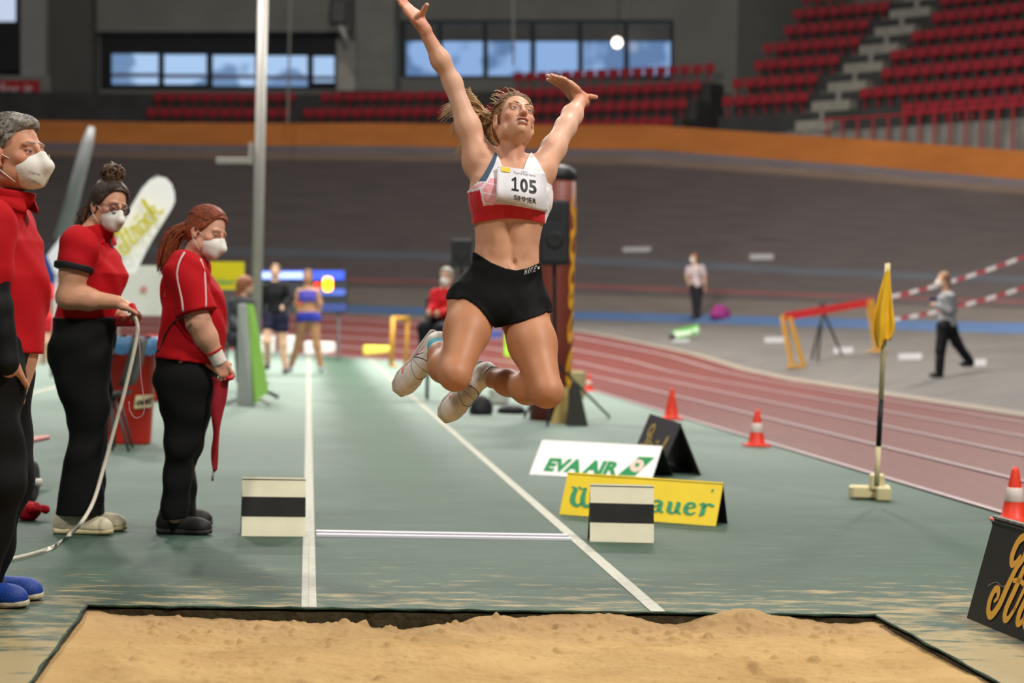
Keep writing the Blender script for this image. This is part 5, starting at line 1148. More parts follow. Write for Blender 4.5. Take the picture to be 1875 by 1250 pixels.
on_bib(fit(font_mesh('Track & Field Vienna', 1, 0), .34, .80, .855, .91), 'bib_print', mat('bib_grey', '#6a6a72', .5)); on_bib(fit(font_mesh('indoor', 1, 0), .50, .63, .93, .965), 'bib_print', MATS['bib_grey']); on_bib(fit(font_mesh('.............', 1, 0), .04, .40, .035, .05), 'bib_print', MATS['bib_grey'])
for (u, v) in ((.03, .96), (.97, .95), (.03, .05), (.97, .05)):
    on_bib((npv([(u-.012, v-.004), (u+.012, v-.004), (u+.012, v+.004), (u-.012, v+.004)]), [(0, 1, 2, 3)]), 'safety_pin', mat('pin_steel', '#77777d', .3, .6))
# shorts
short = torso+hipp+rleg[:2]+lleg[:2]+[el(J(912, 578, -.03), (.06, .07, .045), TR, .05), el(J(905, 560, -.05), (.07, .06, .05), TR, .05)]
def sh_clip(X):
    q = (X-CO); d = q@F0; x = W/2+FPX*(q@CR)/d; y = H/2-FPX*(q@CU)/d; k = px(1)
    top_ = np.interp(x, [860, 872, 900, 925, 945, 965, 990], [457, 463, 481, 491, 495, 491, 480]); front = ((X-to)@TR[1]) > -.05; top_ = np.where(front, top_, 458)
    hl = np.interp(x, [800, 817, 850, 872, 890, 905], [549, 547, 546, 558, 578, 600]); hr = np.interp(x, [905, 915, 950, 985, 1000], [600, 599, 590, 578, 572]); hem = np.where(x < 908, hl, hr)
    dl = (X-rh)@unit(rk-rh)-.05; dr_ = (X-lh)@unit(lk-lh)-.05
    return np.maximum(top_-y, y-hem)*k
msh = mat('shorts_black', '#040404', .75, .15, .1, 20, .05, 220); sdf_obj('shorts', grow(short, .006), .0036, msh, at, sh_clip, folds(.0010, 60, 5), it=8)
SG = grow(short, .006)
for k_, ch_ in enumerate('NIKE'):
    x0 = 959+k_*6.6; v, f = fit(font_mesh(ch_, 1, .02, .25), 0, 1, 0, 1); w_ = (5.6, 3.0, 5.6, 5.2)[k_]; x0 += (0, .5, -2.2, -2.2)[k_]
    pts = [march(SG, x0+p[0]*w_+p[1]*1.5, 503-1.9*k_-p[1]*10.5-p[0]*.9, 7.0, 7.7, .003) for p in v]; mb = MB(); mb.add(pts, f); mb.build('waistband_letter', mat('print_silver', '#b9b4b0', .4, .4), at)
pts = [march(SG, x, y, 7, 7.7, .003) for x, y in ((984, 489), (988, 487), (988, 492), (985, 493))]; mb = MB(); mb.add(pts, [(0, 1, 2, 3)]); mb.build('waistband_mark', MATS['print_silver'], at)
# socks and shoes
sdf_obj('sock', grow(chain([ra, ra*.78+rk*.22], [.036, .042]), .002), .004, mat('sock_teal', '#2f9db3', .7), at)
sdf_obj('sock', grow(chain([la, la*.90+lk*.10], [.036, .036]), .002), .004, mat('sock_pale', '#c9c2bc', .7), at)
mshoe = mat('spike_white', '#c9c2b8', .5, .35, .10, 40, .1, 120); msole = mat('spike_sole', '#b9b0a4', .55, .3, .12, 30); mcor = mat('coral_print', '#d8544a', .45)
def spike(ank, toe, upv, lab):
    f = unit(toe-ank); u = npv(upv)-f*np.dot(upv, f); u = unit(u); heel = ank-f*.06-u*.074; so, pt, R = shoe(at, heel, f, u, .285, mshoe, msole, sole_t=.02, vox=.0042, collar=.078, laces=mat('lace_grey', '#a8a29c', .7))
    for sx in (-1, 1):                      # swoosh-like side flash
        path = stroke([(.215, .050), (.185, .030), (.150, .028), (.085, .056)], [.004, .014, .012, .003]); vv = []
        for a_, b_ in path[0]:
            best = None
            for t_ in np.linspace(.075, .0, 60):
                p = pt(sx*t_, a_, b_)
                if field(SHP(pt, R), p[None])[0] < 0: break
            vv.append(pt(sx*(t_+.002), a_, b_))
        mb = MB(); mb.add(vv, path[1]); mb.build('side_flash', mcor, so)
    def srf(y, phi):                       # point on the upper at length y and angle phi round the foot
        for t_ in np.linspace(.09, .0, 70):
            p = pt(math.sin(phi)*t_, y, .035+math.cos(phi)*t_)
            if field(SHP(pt, R), p[None])[0] < 0: break
        return pt(math.sin(phi)*(t_+.0015), y, .035+math.cos(phi)*(t_+.0015))
    for y0, dy, m_, r_ in ((.205, .030, 'seam_grey', .0016), (.165, .012, 'seam_grey', .0014), (.130, -.005, 'seam_dark', .0024), (.098, -.02, 'seam_dark', .0020)):
        mb = MB(); mb.tube([srf(y0-dy*abs(q)**1.5, q) for q in np.linspace(-1.5, 1.5, 15)], r_, 5); mb.build('seam', mat(m_, '#8b857d' if m_ == 'seam_grey' else '#4a4a52', .6), so, True)
    return so, pt
def SHP(pt, R):
    k = .285/.28; return [el(pt(0, .050*k, .05), npv((.037*k, .052*k, .056)), R, .02), el(pt(0, .14*k, .042), npv((.037*k, .085*k, .046)), R, .025), el(pt(.004, .215*k, .033), npv((.045*k, .062*k, .040)), R, .025)]
spike(ra+CU*-.0, J(752, 706, .02), unit(CR*.62-F0*.75+CU*.25), 'r'); spike(la+CR*-.01, J(838, 752, .06), unit(CR*.72-F0*.62+CU*.35), 'l')
mb = MB(); a0 = unit(lk-la); e1_ = unit(np.cross(a0, F0)); e2_ = np.cross(a0, e1_); mb.tube([la+a0*.035+(e1_*math.cos(t)+e2_*math.sin(t))*.040 for t in np.linspace(0, 2*math.pi, 25)], .0022, 6); mb.build('anklet', mat('anklet_silver', '#b9b4b2', .3, .6, metal=.6), at, True)
# hair: scalp cap, hair line, and a flying ponytail
mh = hair_mat('hair_brown', '#553c28', '#8f6c48', 70); mh2 = hair_mat('hair_blond', '#93714a', '#d0ae80', 40)
def cap_disp(X):
    l = hd.local(X); a = np.arctan2(l[:, 0], l[:, 2]+.02); return .0018*np.sin(a*34+l[:, 1]*30)+.0012*np.sin(a*71+2)
hair = sdf_obj('hair', hd.hair_prims(.006), .004, mh, at, hd.hair_clip(), cap_disp)
r2 = np.random.default_rng(11); hd.scalp_strands(260, (0, -1, .15), r2, .0017, 'hair_strands', mh, hair, g=.010)
T0 = J(898, 214, .10); ctrl_sets = [([(882, 200), (868, 186), (856, 172), (851, 160)], 26), ([(880, 205), (860, 195), (840, 200), (818, 212)], 34), ([(884, 215), (868, 214), (852, 225), (834, 238)], 40), ([(886, 222), (872, 236), (858, 252), (838, 272), (824, 292)], 30), ([(890, 225), (886, 245), (890, 262), (900, 276)], 34), ([(888, 220), (876, 240), (874, 262), (884, 280)], 22), ([(884, 208), (866, 204), (850, 210), (846, 226), (830, 246)], 24)]
paths = []; rads = []
for ctl, nn in ctrl_sets:
    for cl_ in range(max(4, nn//5)):
        s_ = r2.normal(size=2)*5; dz = r2.normal()*.03; w1, w2 = r2.uniform(0, 6.28), r2.uniform(5, 11); sc_ = r2.uniform(.6, 1.08); base = [hd.p(r2.normal()*.018-.012, -.085, .02+r2.normal()*.025), T0+CR*r2.normal()*.012+CU*r2.normal()*.014]; m_ = len(ctl)
        cp = [(0, 0)]+[(x-898, y-214) for x, y in ctl]; cpx = np.interp(np.linspace(0, m_, 9), range(m_+1), [c_[0] for c_ in cp]); cpy = np.interp(np.linspace(0, m_, 9), range(m_+1), [c_[1] for c_ in cp])
        for k_ in range(15):
            e = r2.normal(size=3)*np.array([3.4, 3.4, .012]); ps = [base[0]]
            for i in range(9):
                f = i/8; g_ = .3+1.4*abs(f-.45)
                ps.append(J(898+cpx[i]*sc_+s_[0]*f+6*f**.7*math.sin(w1+w2*f+e[0]*.12)+e[0]*g_, 214+cpy[i]*sc_+s_[1]*f+6*f**.7*math.cos(w1+w2*f*1.1+e[1]*.12)+e[1]*g_, .11+dz*f*2+.05*f+e[2]*g_))
            pp = curve_pts(ps, 22); paths.append(pp); rads.append(list(np.interp(np.linspace(0, 1, 22), [0, .3, .8, 1], [.0013, .0014, .0011, .0004])))
strands(paths, rads, mh2, 'ponytail', hair, 4)
paths = []; rads = []
for k_ in range(60):                          # stray wisps
    a = r2.uniform(-1.3, 1.3); p0 = hd.p(.080*math.sin(a), r2.uniform(-.06, .045), .034+.090*math.cos(a)); v_ = unit(p0-hd.p(0, -.01, .03)); dv = -CR*r2.uniform(.01, .05)+v_*r2.uniform(.004, .02)
    paths.append(curve_pts([p0-v_*.004, p0+dv*.5+v_*.006, p0+dv+CU*r2.normal()*.008], 7)); rads.append([.0011]*6+[.0005])
strands(paths, rads, mh2, 'stray_hair', hair, 3)
# --- the officials --------------------------------------------------------------------
mred = mat('polo_red', '#a60d16', .8, .15, .06, 8, .08, 180); mtr_ = mat('trousers_black', '#0a0a0b', .8, .2, .1, 12, .1, 90); mmask = mat('mask_white', '#d2cec6', .75, .2, .03, 20, .1, 150); mprint = mat('mask_print', '#77757a', .7)
def face_mask(hd, parent, prints=False):
    """folded respirator over nose and mouth with ear loops"""
    pr = [hd.e((0, .050, -.052), (.060, .066, .052), .02), rc(hd.p(0, .108, -.012), hd.p(0, .128, -.050), .010*hd.k, .010*hd.k, .03*hd.k), rc(hd.p(0, .128, -.050), hd.p(0, .098, -.100), .010*hd.k, .012*hd.k, .03*hd.k), hd.e((0, .060, -.085), (.044, .045, .032), .02)]
    def cl(X):
        l = hd.local(X); y = l[:, 1]; z = l[:, 2]; return np.maximum.reduce([.038+np.clip(-.04-z, 0, .1)*-.2-y+np.abs(z+.055)*.15, z-np.interp(y, [.03, .07, .11], [-.030, -.020, .002]), -(z+.122)])*hd.k
    o = sdf_obj('face_mask', pr, .0035*hd.k, mmask, parent, cl)
    for sx in (-1, 1):
        mb = MB()
        for z0, z1 in ((-.030, .008), (-.095, -.040)): mb.tube([hd.p(sx*.057, .040, z0), hd.p(sx*.073, .012, (z0+z1)/2), hd.p(sx*.082, -.016, z1)], .0016*hd.k, 5)
        mb.tube([hd.p(sx*.082, -.016, .008), hd.p(sx*.086, -.028, -.014), hd.p(sx*.082, -.016, -.040)], .0016*hd.k, 5); mb.build('ear_loop', mmask, o, True)
    mb = MB(); mb.tube([hd.p(0, .130, -.014), hd.p(0, .140, -.050), hd.p(0, .110, -.112)], .0012*hd.k, 5); mb.build('seam', mat('mask_seam', '#b8b4ac', .8), o, True)
    return o
def shirt_obj(name, blocks, vox, m, parent, disp):
    VV = []; FF = []; o = 0
    for pr, cl in blocks:
        V, Fq = mesh_of(pr, vox, cl, disp); V = relax(V, Fq, 3); VV.append(V); FF.append(Fq+o); o += len(V)
    return skin_obj(name, np.concatenate(VV), np.concatenate(FF), m, parent)
def person(label, base, group=None): return thing('person', label, 'person', base, group)
def spine_loft(pts, secs, f, k=.03, n=2.3):
    """pts: hip and neck points; secs: (fraction, forward shift, half width, half depth)"""
    a, b = npv(pts[0]), npv(pts[1]); up = unit(b-a); R = frame(f, up); ln = np.linalg.norm(b-a); return loft(a, R, [(q[0]*ln, 0, q[1], q[2], q[3]) for q in secs], k, n), R

# === man at the left edge ===
DM = 6.95
def M(x, y, dd=0.): return P(x, y, DM+dd)
mf = unit(CR*.93-F0*.36); mn = person('man with grey hair and white mask, red polo over black sleeves, blue shoes', G(-10, 1110))
hd = Head(M(25, 281, .0), unit(mf+CU*-.06), unit(CU+CR*-.05), 1.11, 1.05); HDM = hd
tl_, TRm = spine_loft((M(-22, 700, .02), M(-8, 372, .02)), [(-.12, .0, .17, .115), (0, .005, .172, .120), (.15, .022, .170, .128), (.35, .030, .172, .130), (.6, .026, .185, .132), (.8, .008, .185, .118), (.92, -.01, .15, .085), (1.0, -.02, .09, .06)], mf)
nk = [rc(hd.p(0, -.03, -.06), M(-8, 372, .02), .060, .068, .03)]
sR = M(-28, 410, -.17); sL = M(10, 410, .19); eR = M(-12, 560, -.20); wR = M(12, 668, -.19); eL = M(-18, 560, .24); wL = M(0, 680, .2)
armR = chain([sR, sR*.5+eR*.5, eR, wR], [.075, .058, .046, .032], .03); armL = chain([sL, eL, wL], [.07, .046, .032], .03)
hndR = hand(wR, unit(M(28, 722, -.06)-wR), unit(-CR*.4+F0*.9), 1, .19, (.3, .3, .3, .3), .03, tdir=unit(-CU*.8+CR*.35+F0*.5))
hpR, kR, aR = M(-20, 690, -.09), M(-2, 880, -.08), M(-42, 1062, -.04); hpL, kL, aL = M(0, 690, .10), M(12, 870, .10), M(-26, 1052, .14)
legs = chain([hpR, kR, aR], [.10, .068, .048], .03)+chain([hpL, kL, aL], [.10, .068, .048], .03)
body_obj('body', [([tl_]+armR+armL+legs+nk, .012, None), (nk+hd.prims(), .0035, None), (armR[-1:]+hndR, .004, None)], mskin, mn, paint(lin('#b98468'), hd.spots(0, '#9a5a50', '#b56a58', '#4a3a2c')))
hd.eyes(mn, (.15, -.25), '#54646c'); fm_ = face_mask(hd, mn)
MK = [hd.e((0, .050, -.052), (.060, .066, .052), .02), rc(hd.p(0, .108, -.012), hd.p(0, .128, -.050), .010*hd.k, .010*hd.k, .03*hd.k), rc(hd.p(0, .128, -.050), hd.p(0, .098, -.100), .010*hd.k, .012*hd.k, .03*hd.k), hd.e((0, .060, -.085), (.044, .045, .032), .02)]
for (x0, y0, x1, y1, tx, hh_) in ((52, 315, 74, 322, 'KN95 FFP2', 3.0), (46, 326, 66, 333, 'NR D', 2.4), (56, 332, 72, 339, 'CE 2163', 4.)):
    v_, f_ = font_mesh(tx, 1, .01); v_ = v_-v_.min(0); v_ = v_/v_.max(0); mb = MB(); mb.add([march(MK, x0+(x1-x0)*a+.3*b*hh_, y0+(y1-y0)*a-b*hh_, 6.5, 7.4, .004) for a, b in v_], f_); mb.build('mask_print', mprint, fm_)
mhg = hair_mat('hair_grey', '#2b2723', '#9a9287', 90)
def mdisp(X): l = hd.local(X); return .004*np.sin(l[:, 1]*70+l[:, 2]*50+3*np.sin(l[:, 0]*40))+.003*np.sin(l[:, 0]*120+l[:, 1]*40)
hm = sdf_obj('hair', hd.hair_prims(.008)+[hd.e((0, .045, .092), (.055, .040, .022), .02)], .0045, mhg, mn, hd.hair_clip(((-.2, -.07, -.05, -.03, .0, .03, .06, .075, .10, .3), (-.03, -.03, -.028, -.02, .01, .028, .050, .075, .12, .3))), mdisp)
r3 = np.random.default_rng(5); hd.scalp_strands(420, (-.1, -1, -.5), r3, .0020, 'hair_strands', mhg, hm, g=.013, front=(.85, .5))
polo = [tl_]+chain([sR, sR*.45+eR*.55], [.088, .074], .04)+chain([sL, sL*.45+eL*.55], [.088, .074], .04)+[rc(M(-8, 372, .02), hd.p(0, -.025, -.115), .075, .070, .03)]
hemM = M(30, 648)
def pc(X):
    q = X-CO; d = q@F0; x = W/2+FPX*(q@CR)/d; y = H/2-FPX*(q@CU)/d; k = DM/FPX; return np.maximum(y-np.interp(x, [-100, 80], [640, 648]), (344+.15*x)-y)*k
sh_ = sdf_obj('polo_shirt', grow(polo, .014), .006, mred, mn, pc, folds(.007, 26, 8, (.4, .2, 1)))
mb = MB(); ring_ = [hd.p(.072*math.sin(t), -.022+.074*math.cos(t), -.122-.03*math.cos(t)) for t in np.linspace(.35, 2*math.pi-.35, 22)]; low_ = [p+(p-hd.p(0, -.022, -.12))*.14-CU*.05 for p in ring_]; mb.sheet([ring_, [a*.4+b*.6+(a-hd.p(0, -.02, -.12))*.10 for a, b in zip(ring_, low_)], low_], .004, CU); mb.build('collar', mred, sh_, True)
sdf_obj('undershirt_sleeve', grow(chain([sR*.5+eR*.5, eR, wR*.94+eR*.06], [.062, .050, .038], .02), .010), .006, mat('sleeve_black', '#0d0e11', .7, .2), mn, None, folds(.003, 40, 2, wR-eR))
sdf_obj('undershirt_sleeve', grow(chain([sL*.5+eL*.5, eL, wL], [.062, .050, .038], .02), .010), .008, MATS['sleeve_black'], mn)
sdf_obj('trousers', grow(chain([M(-20, 640, -.06), M(0, 640, .06)], [.12, .12], .05)+chain([hpR, kR, aR], [.108, .078, .066], .05)+chain([hpL, kL, aL], [.108, .078, .066], .05), .008), .008, mtr_, mn, None, folds(.006, 22, 4, (.2, .1, 1)))
mblu = mat('shoe_blue', '#123a8c', .55, .35, .12, 30, .2, 160); msl = mat('sole_cream', '#b5a98c', .6, .3, .12, 20); mlc = mat('lace_navy', '#10182e', .7)
for toe, hl in ((G(51, 1112), 1), (G(78, 1098), 2)):
    f_ = unit([1, -.05 if hl == 1 else .02, 0]); so, pt, R = shoe(mn, toe-f_*.30, f_, (0, 0, 1), .305, mblu, msl, vox=.0045, collar=.105, laces=mlc, toe_h=.062)
    mb = MB(); 
    for off in (0, .03): mb.tube([pt(.046, .10+off, .035), pt(.044, .13+off, .058), pt(.038, .145+off, .078)], .003, 6)
    mb.tube([pt(.047, .08, .05), pt(.047, .15, .045), pt(.05, .19, .032)], .003, 6); mb.build('side_stripe', mat('stripe_bronze', '#3d2a24', .5), so, True)
    mb = MB(); mb.tube(curve_pts([pt(.0, .085, .105), pt(.012, .10, .15), pt(.02, .125, .165), pt(.02, .135, .14), pt(.0, .10, .10)], 14), .005, 6); mb.build('lace_loop', mlc, so, True)
def draped_print(hd, o):
    for z, w in ((-.035, .03), (-.046, .024), (-.066, .036), (-.076, .034)):
        mb = MB(); mb.tube([hd.p(.046, .074, z), hd.p(.046-w*.3, .074+w, z-.004)], .0012, 4); mb.build('mask_print', mprint, o)

# === woman with hair bun ===
DW = 9.34
def B(x, y, dd=0.): return P(x, y, DW+dd)
wf = unit(CR*.90-F0*.30); wn = person('woman with hair bun, glasses and white mask holding the measuring tape', G(165, 975))
hd = Head(B(200, 377, .0), unit(CR*.68-F0*.68-CU*.22), unit(CU+CR*.26-F0*.06), .96, 1.0); HDB = hd
tl_, _ = spine_loft((B(150, 620), B(160, 425)), [(-.15, 0, .165, .135), (0, .0, .160, .130), (.2, .012, .140, .118), (.4, .030, .142, .122), (.62, .048, .155, .130), (.8, .015, .165, .110), (.93, -.01, .13, .08), (1.0, -.01, .08, .06)], wf)
nk = [rc(hd.p(0, -.02, -.05), B(168, 425), .047, .055, .03)]
sR = B(144, 452, -.16); eR = B(124, 545, -.19); wR = B(214, 553, -.17); sL = B(160, 452, .16); eL = B(165, 545, .2); wL = B(225, 582, .0)
armR = chain([sR, sR*.5+eR*.5, eR, eR*.6+wR*.4, wR], [.066, .060, .050, .048, .031], .03); armL = chain([sL, eL, wL], [.062, .045, .030], .03)
hR = hand(wR, unit(B(240, 562, -.14)-wR), unit(F0*.5-CU*.8), -1, .165, (.75, .8, .8, .8), .03, tdir=unit(CR*.9-CU*.3-F0*.2)); hL = hand(wL, unit(B(245, 590, -.04)-wL), unit(CU*.8-CR*.2), 1, .165, (.8, .8, .8, .8), .03)
legB = chain([B(150, 640, -.05), B(157, 780, -.06), B(148, 945, -.06)], [.08, .050, .036], .03)+chain([B(150, 640, .06), B(162, 780, .08), B(158, 945, .08)], [.08, .050, .036], .03)
body_obj('body', [([tl_]+armR+armL+legB+nk, .012, None), (nk+hd.prims(), .0038, None), (armR[-1:]+hR, .004, None), (armL[-1:]+hL, .004, None)], mskin, wn, paint(lin('#bd8a6e'), hd.spots(0, '#9a5a50', '#b87666', '#2e2018')))
hd.eyes(wn, (.2, -.1), '#2c2018'); face_mask(hd, wn)
mhd = hair_mat('hair_dark', '#1b1613', '#4a3626', 80); mhb = hair_mat('hair_dark_brown', '#3d2a1d', '#6e4f35', 60)
hm = sdf_obj('hair', hd.hair_prims(.014), .0045, mhd, wn, hd.hair_clip()); r3 = np.random.default_rng(6); hd.scalp_strands(200, (0, -.75, .75), r3, .0022, 'hair_strands', mhd, hm, g=.016)
bc = hd.p(0, -.035, .155); paths = []; rads = []
for k_ in range(110):
    a, b_, t0 = r3.uniform(0, 6.28), r3.uniform(-1.2, 1.2), r3.uniform(0, 6.28); n1 = unit(r3.normal(size=3)); n2 = unit(np.cross(n1, r3.normal(size=3))); R_ = r3.uniform(.028, .054)
    paths.append([bc+(n1*math.cos(t)+n2*math.sin(t))*R_*(1+.15*math.sin(3*t)) for t in np.linspace(t0, t0+r3.uniform(2.5, 5), 12)]); rads.append([.003]*11+[.001])
strands(paths, rads, mhb, 'bun', hm, 5); sdf_obj('bun_core', [el(bc, (.040, .040, .034), None, .01)], .005, mhb, hm)
paths = []; rads = []
for k_ in range(240):                          # loose hair behind the ears down to the collar
    a = r3.uniform(-1, 1); p0 = hd.scalp((a*.9, -.75+.35*abs(a), .05+r3.normal()*.2), .012); e = hd.p(a*.085, -.075+r3.normal()*.020, -.135+r3.normal()*.025); paths.append(curve_pts([p0, hd.scalp((a, -.8+.3*abs(a), -.5), .020), e+CU*.02, e+r3.normal(size=3)*.006-CU*.012], 12)); rads.append([.003]*10+[.002, .0007])
strands(paths, rads, mhb, 'loose_hair', hm, 5)
gl = MB(); 
for sx in (-1, 1):
    c_ = hd.p(sx*.033, .104, -.002); gl.tube([c_+(hd.R[0]*math.cos(t)*.024+hd.R[2]*math.sin(t)*.021-hd.R[1]*.008*abs(math.cos(t)) if True else 0)*hd.k for t in np.linspace(0, 2*math.pi, 25)], .0022, 6); gl.tube([hd.p(sx*.056, .096, .004), hd.p(sx*.078, .02, .008), hd.p(sx*.082, -.015, -.002)], .002, 6)
gl.tube([hd.p(-.010, .106, .002), hd.p(0, .110, .005), hd.p(.010, .106, .002)], .0018, 6); go_ = gl.build('spectacles', mat('frame_dark', '#2a201c', .35, .5), wn, True)
mgls = mat('lens_glass', '#101010', .05, .5)
if 'Transmission Weight' in mgls.node_tree.nodes['Principled BSDF'].inputs: mgls.node_tree.nodes['Principled BSDF'].inputs['Base Color'].default_value = (.9, .92, .95, 1); mgls.node_tree.nodes['Principled BSDF'].inputs['Transmission Weight'].default_value = 1; mgls.node_tree.nodes['Principled BSDF'].inputs['IOR'].default_value = 1.05
for sx in (-1, 1):
    mb = MB(); c_ = hd.p(sx*.033, .104, -.002); mb.add([c_+(hd.R[0]*math.cos(t)*.024+hd.R[2]*math.sin(t)*.021-hd.R[1]*.008*abs(math.cos(t)))*hd.k for t in np.linspace(0, 2*math.pi, 25)[:-1]], [tuple(range(24))]); mb.build('lens', mgls, go_)
def pxy(X): q = X-CO; d = q@F0; return W/2+FPX*(q@CR)/d, H/2-FPX*(q@CU)/d
slv = sR*.62+eR*.38
pol = [tl_]+chain([sR, sR*.3+eR*.7], [.080, .074], .04)+chain([sL, sL*.45+eL*.55], [.076, .066], .04)+[rc(B(170, 425), hd.p(0, -.02, -.105), .066, .058, .03)]
def bc_(X):
    x, y = pxy(X); k = DW/FPX; return np.maximum((y-np.interp(x, [90, 215], [592, 613]))*k, (np.interp(x, [140, 220], [418, 402])-y)*k)
sh_ = shirt_obj('polo_shirt', [(grow([tl_]+pol[2:], .012), bc_), (grow(pol[1:2], .012), lambda X: (X-sR)@unit(eR-sR)-.100)], .006, mred, wn, folds(.006, 28, 12, (.3, .1, 1)))
ax_ = unit(eR-sR); cu_ = sR+ax_*.095; sdf_obj('sleeve_trim', [rc(cu_, cu_+ax_*.012, .094, .092, .002)], .004, mat('trim_black', '#0b0b0d', .7), sh_, lambda X: np.abs((X-cu_-ax_*.004)@ax_)-.014)
mb = MB(); ring_ = [hd.p(.062*math.sin(t), -.016+.064*math.cos(t), -.118-.02*math.cos(t)) for t in np.linspace(.3, 2*math.pi-.3, 20)]; low_ = [p+(p-hd.p(0, -.02, -.115))*.25-CU*.04 for p in ring_]; mb.sheet([ring_, low_], .004, CU); mb.build('collar', mred, sh_, True)
# flared trousers as lofts
def leg_loft(o, rows, f, k=.03): R = frame(f, (0, 0, 1)); return loft(o, R, [(z, *(npv(((c-o)@R[0], (c-o)@R[1]))), a, b) for z, c, a, b in rows], k, 2.2)
def tl(B_, rows, dd, dep):
    o = B_((rows[-1][1]+rows[-1][2])/2, rows[-1][0], dd); R = np.array([unit(np.cross([0, 0, 1], F0))*-1, F0, [0, 0, 1.]]); R = np.array([CR, F0, CU]); sec = []
    for y, xl, xr in rows[::-1]:
        p = B_((xl+xr)/2, y, dd); q = (p-o)@R.T; sec.append((q[2], q[0], q[1], (xr-xl)/2*DW/FPX, dep(y)))
    return loft(o, R, sec, .03, 2.2)
near = tl(B, [(582, 100, 211), (598, 96, 212), (630, 89, 207), (660, 90, 203), (700, 101, 200), (740, 118, 200), (790, 125, 194), (830, 122, 188), (880, 112, 187), (942, 102, 188)], -.06, lambda y: np.interp(y, [600, 700, 790, 940], [.11, .105, .075, .085])); farl = tl(B, [(582, 103, 211), (598, 100, 212), (660, 100, 206), (740, 124, 202), (800, 132, 196), (940, 122, 190)], .08, lambda y: np.interp(y, [600, 700, 790, 940], [.10, .10, .075, .085]))
sdf_obj('flared_trousers', [near, farl], .007, mtr_, wn, None, folds(.005, 22, 14, (.1, .1, 1)))
msnk = mat('sneaker_cream', '#c9bfa2', .6, .3, .12, 30, .15, 120)
for toe in (G(231, 972), G(206, 979)):
    f_ = unit([1, -.06, 0]); shoe(wn, toe-f_*.275, f_, (0, 0, 1), .28, msnk, mat('sneaker_sole', '#bdb086', .6, .3, .15, 20), vox=.0055, collar=.09, laces=mat('lace_white', '#d2cdbf', .7), toe_h=.062)

# === ginger woman with pony tail ===
def K(x, y, dd=0.): return P(x, y, DW+dd)
gf = unit(CR*.92+F0*.10); gn = person('ginger pony tailed woman in red shirt and white mask holding a red ribbon', G(335, 980))
hd = Head(K(379, 425, .0), unit(CR*.80-F0*.46-CU*.34), unit(CU*.94+CR*.34), .96, 1.0)
tl_, _ = spine_loft((K(345, 668), K(345, 478)), [(-.08, .0, .17, .145), (.1, .012, .165, .145), (.3, .018, .158, .142), (.5, .026, .160, .138), (.7, .018, .172, .128), (.86, -.005, .165, .105), (.95, -.01, .12, .08), (1.02, 0, .08, .06)], gf)
nk = [rc(hd.p(0, -.02, -.05), K(352, 476), .048, .056, .03)]
sR = K(340, 496, -.16); eR = K(363, 590, -.19); wR = K(399, 657, -.15); sL = K(350, 496, .17); eL = K(372, 590, .19); wL = K(405, 668, .05)
armR = chain([sR, sR*.5+eR*.5, eR, eR*.6+wR*.4, wR], [.066, .060, .054, .050, .032], .03); armL = chain([sL, eL, wL], [.062, .046, .030], .03)
hR = hand(wR, unit(K(416, 694, -.13)-wR), unit(F0*.7+CR*-.6), 1, .17, (.45, .5, .55, .6), .05, tdir=unit(CR*.6-CU*.8)); hL = hand(wL, unit(K(425, 700, -.02)-wL), unit(-CR*.4-F0*.6), -1, .165, (.6, .6, .6, .6), .05)
legG = chain([K(338, 680, -.05), K(337, 800, -.06), K(320, 945, -.06)], [.08, .050, .034], .03)+chain([K(342, 680, .07), K(346, 800, .09), K(335, 940, .09)], [.08, .050, .034], .03)
body_obj('body', [([tl_]+armR+armL+legG+nk, .012, None), (nk+hd.prims(), .0038, None), (armR[-1:]+hR, .004, None), (armL[-1:]+hL, .004, None)], mskin, gn, paint(lin('#c5937a'), hd.spots(0, '#9a5a50', '#c07e6c', '#7a4a30')))
hd.eyes(gn, (.2, -.3), '#3a3026'); face_mask(hd, gn)
mgi = hair_mat('hair_ginger', '#5c2413', '#9a4a26', 60); hm = sdf_obj('hair', hd.hair_prims(.013), .0045, mgi, gn, hd.hair_clip()); r3 = np.random.default_rng(7); hd.scalp_strands(220, (0, -1, .1), r3, .0022, 'hair_strands', mgi, hm, g=.015)
paths = []; rads = []; t0 = hd.p(0, -.108, .03)
for k_ in range(170):
    e = r3.normal(size=3)*.014; e[1] *= .8; s_ = r3.uniform(.75, 1.05); c0 = t0; q1 = K(344, 416); q2 = K(322, 432); q3 = K(308, 462); q4 = K(297, 480+16*s_)
    paths.append(curve_pts([hd.scalp((r3.normal()*.3, -1, .2+r3.normal()*.2), .012), c0+e*.25, q1+e*.8, q2+e*1.2, q3+e*1.2, q4+e*.8], 16)); rads.append([.0026]*14+[.0016, .0006])
strands(paths, rads, mgi, 'ponytail', hm, 5); mb = MB(); mb.tube([t0+(hd.R[0]*math.cos(t)+hd.R[2]*math.sin(t))*.020 for t in np.linspace(0, 6.28, 18)], .005, 6); mb.build('hair_tie', mat('tie_dark', '#2a1a16', .7), hm, True)
tee = [tl_]+chain([sR, sR*.12+eR*.88], [.084, .082], .04)+chain([sL, sL*.2+eL*.8], [.080, .074], .04)+[rc(K(352, 478), hd.p(0, -.02, -.10), .066, .056, .03)]
def gc(X):
    x, y = pxy(X); k = DW/FPX; return np.maximum((y-np.interp(x, [280, 395, 420], [654, 669, 668]))*k, (np.interp(x, [330, 390], [462, 478])-y)*k)
sh_ = shirt_obj('tee_shirt', [(grow([tl_]+tee[2:], .014), gc), (grow(tee[1:2], .014), lambda X: (X-sR)@unit(eR-sR)-.205)], .006, mred, gn, folds(.0065, 26, 22, (.3, .1, 1)))
TG2 = grow(tee, .014); mwp_ = mat('piping_white', '#cfa9aa', .6)
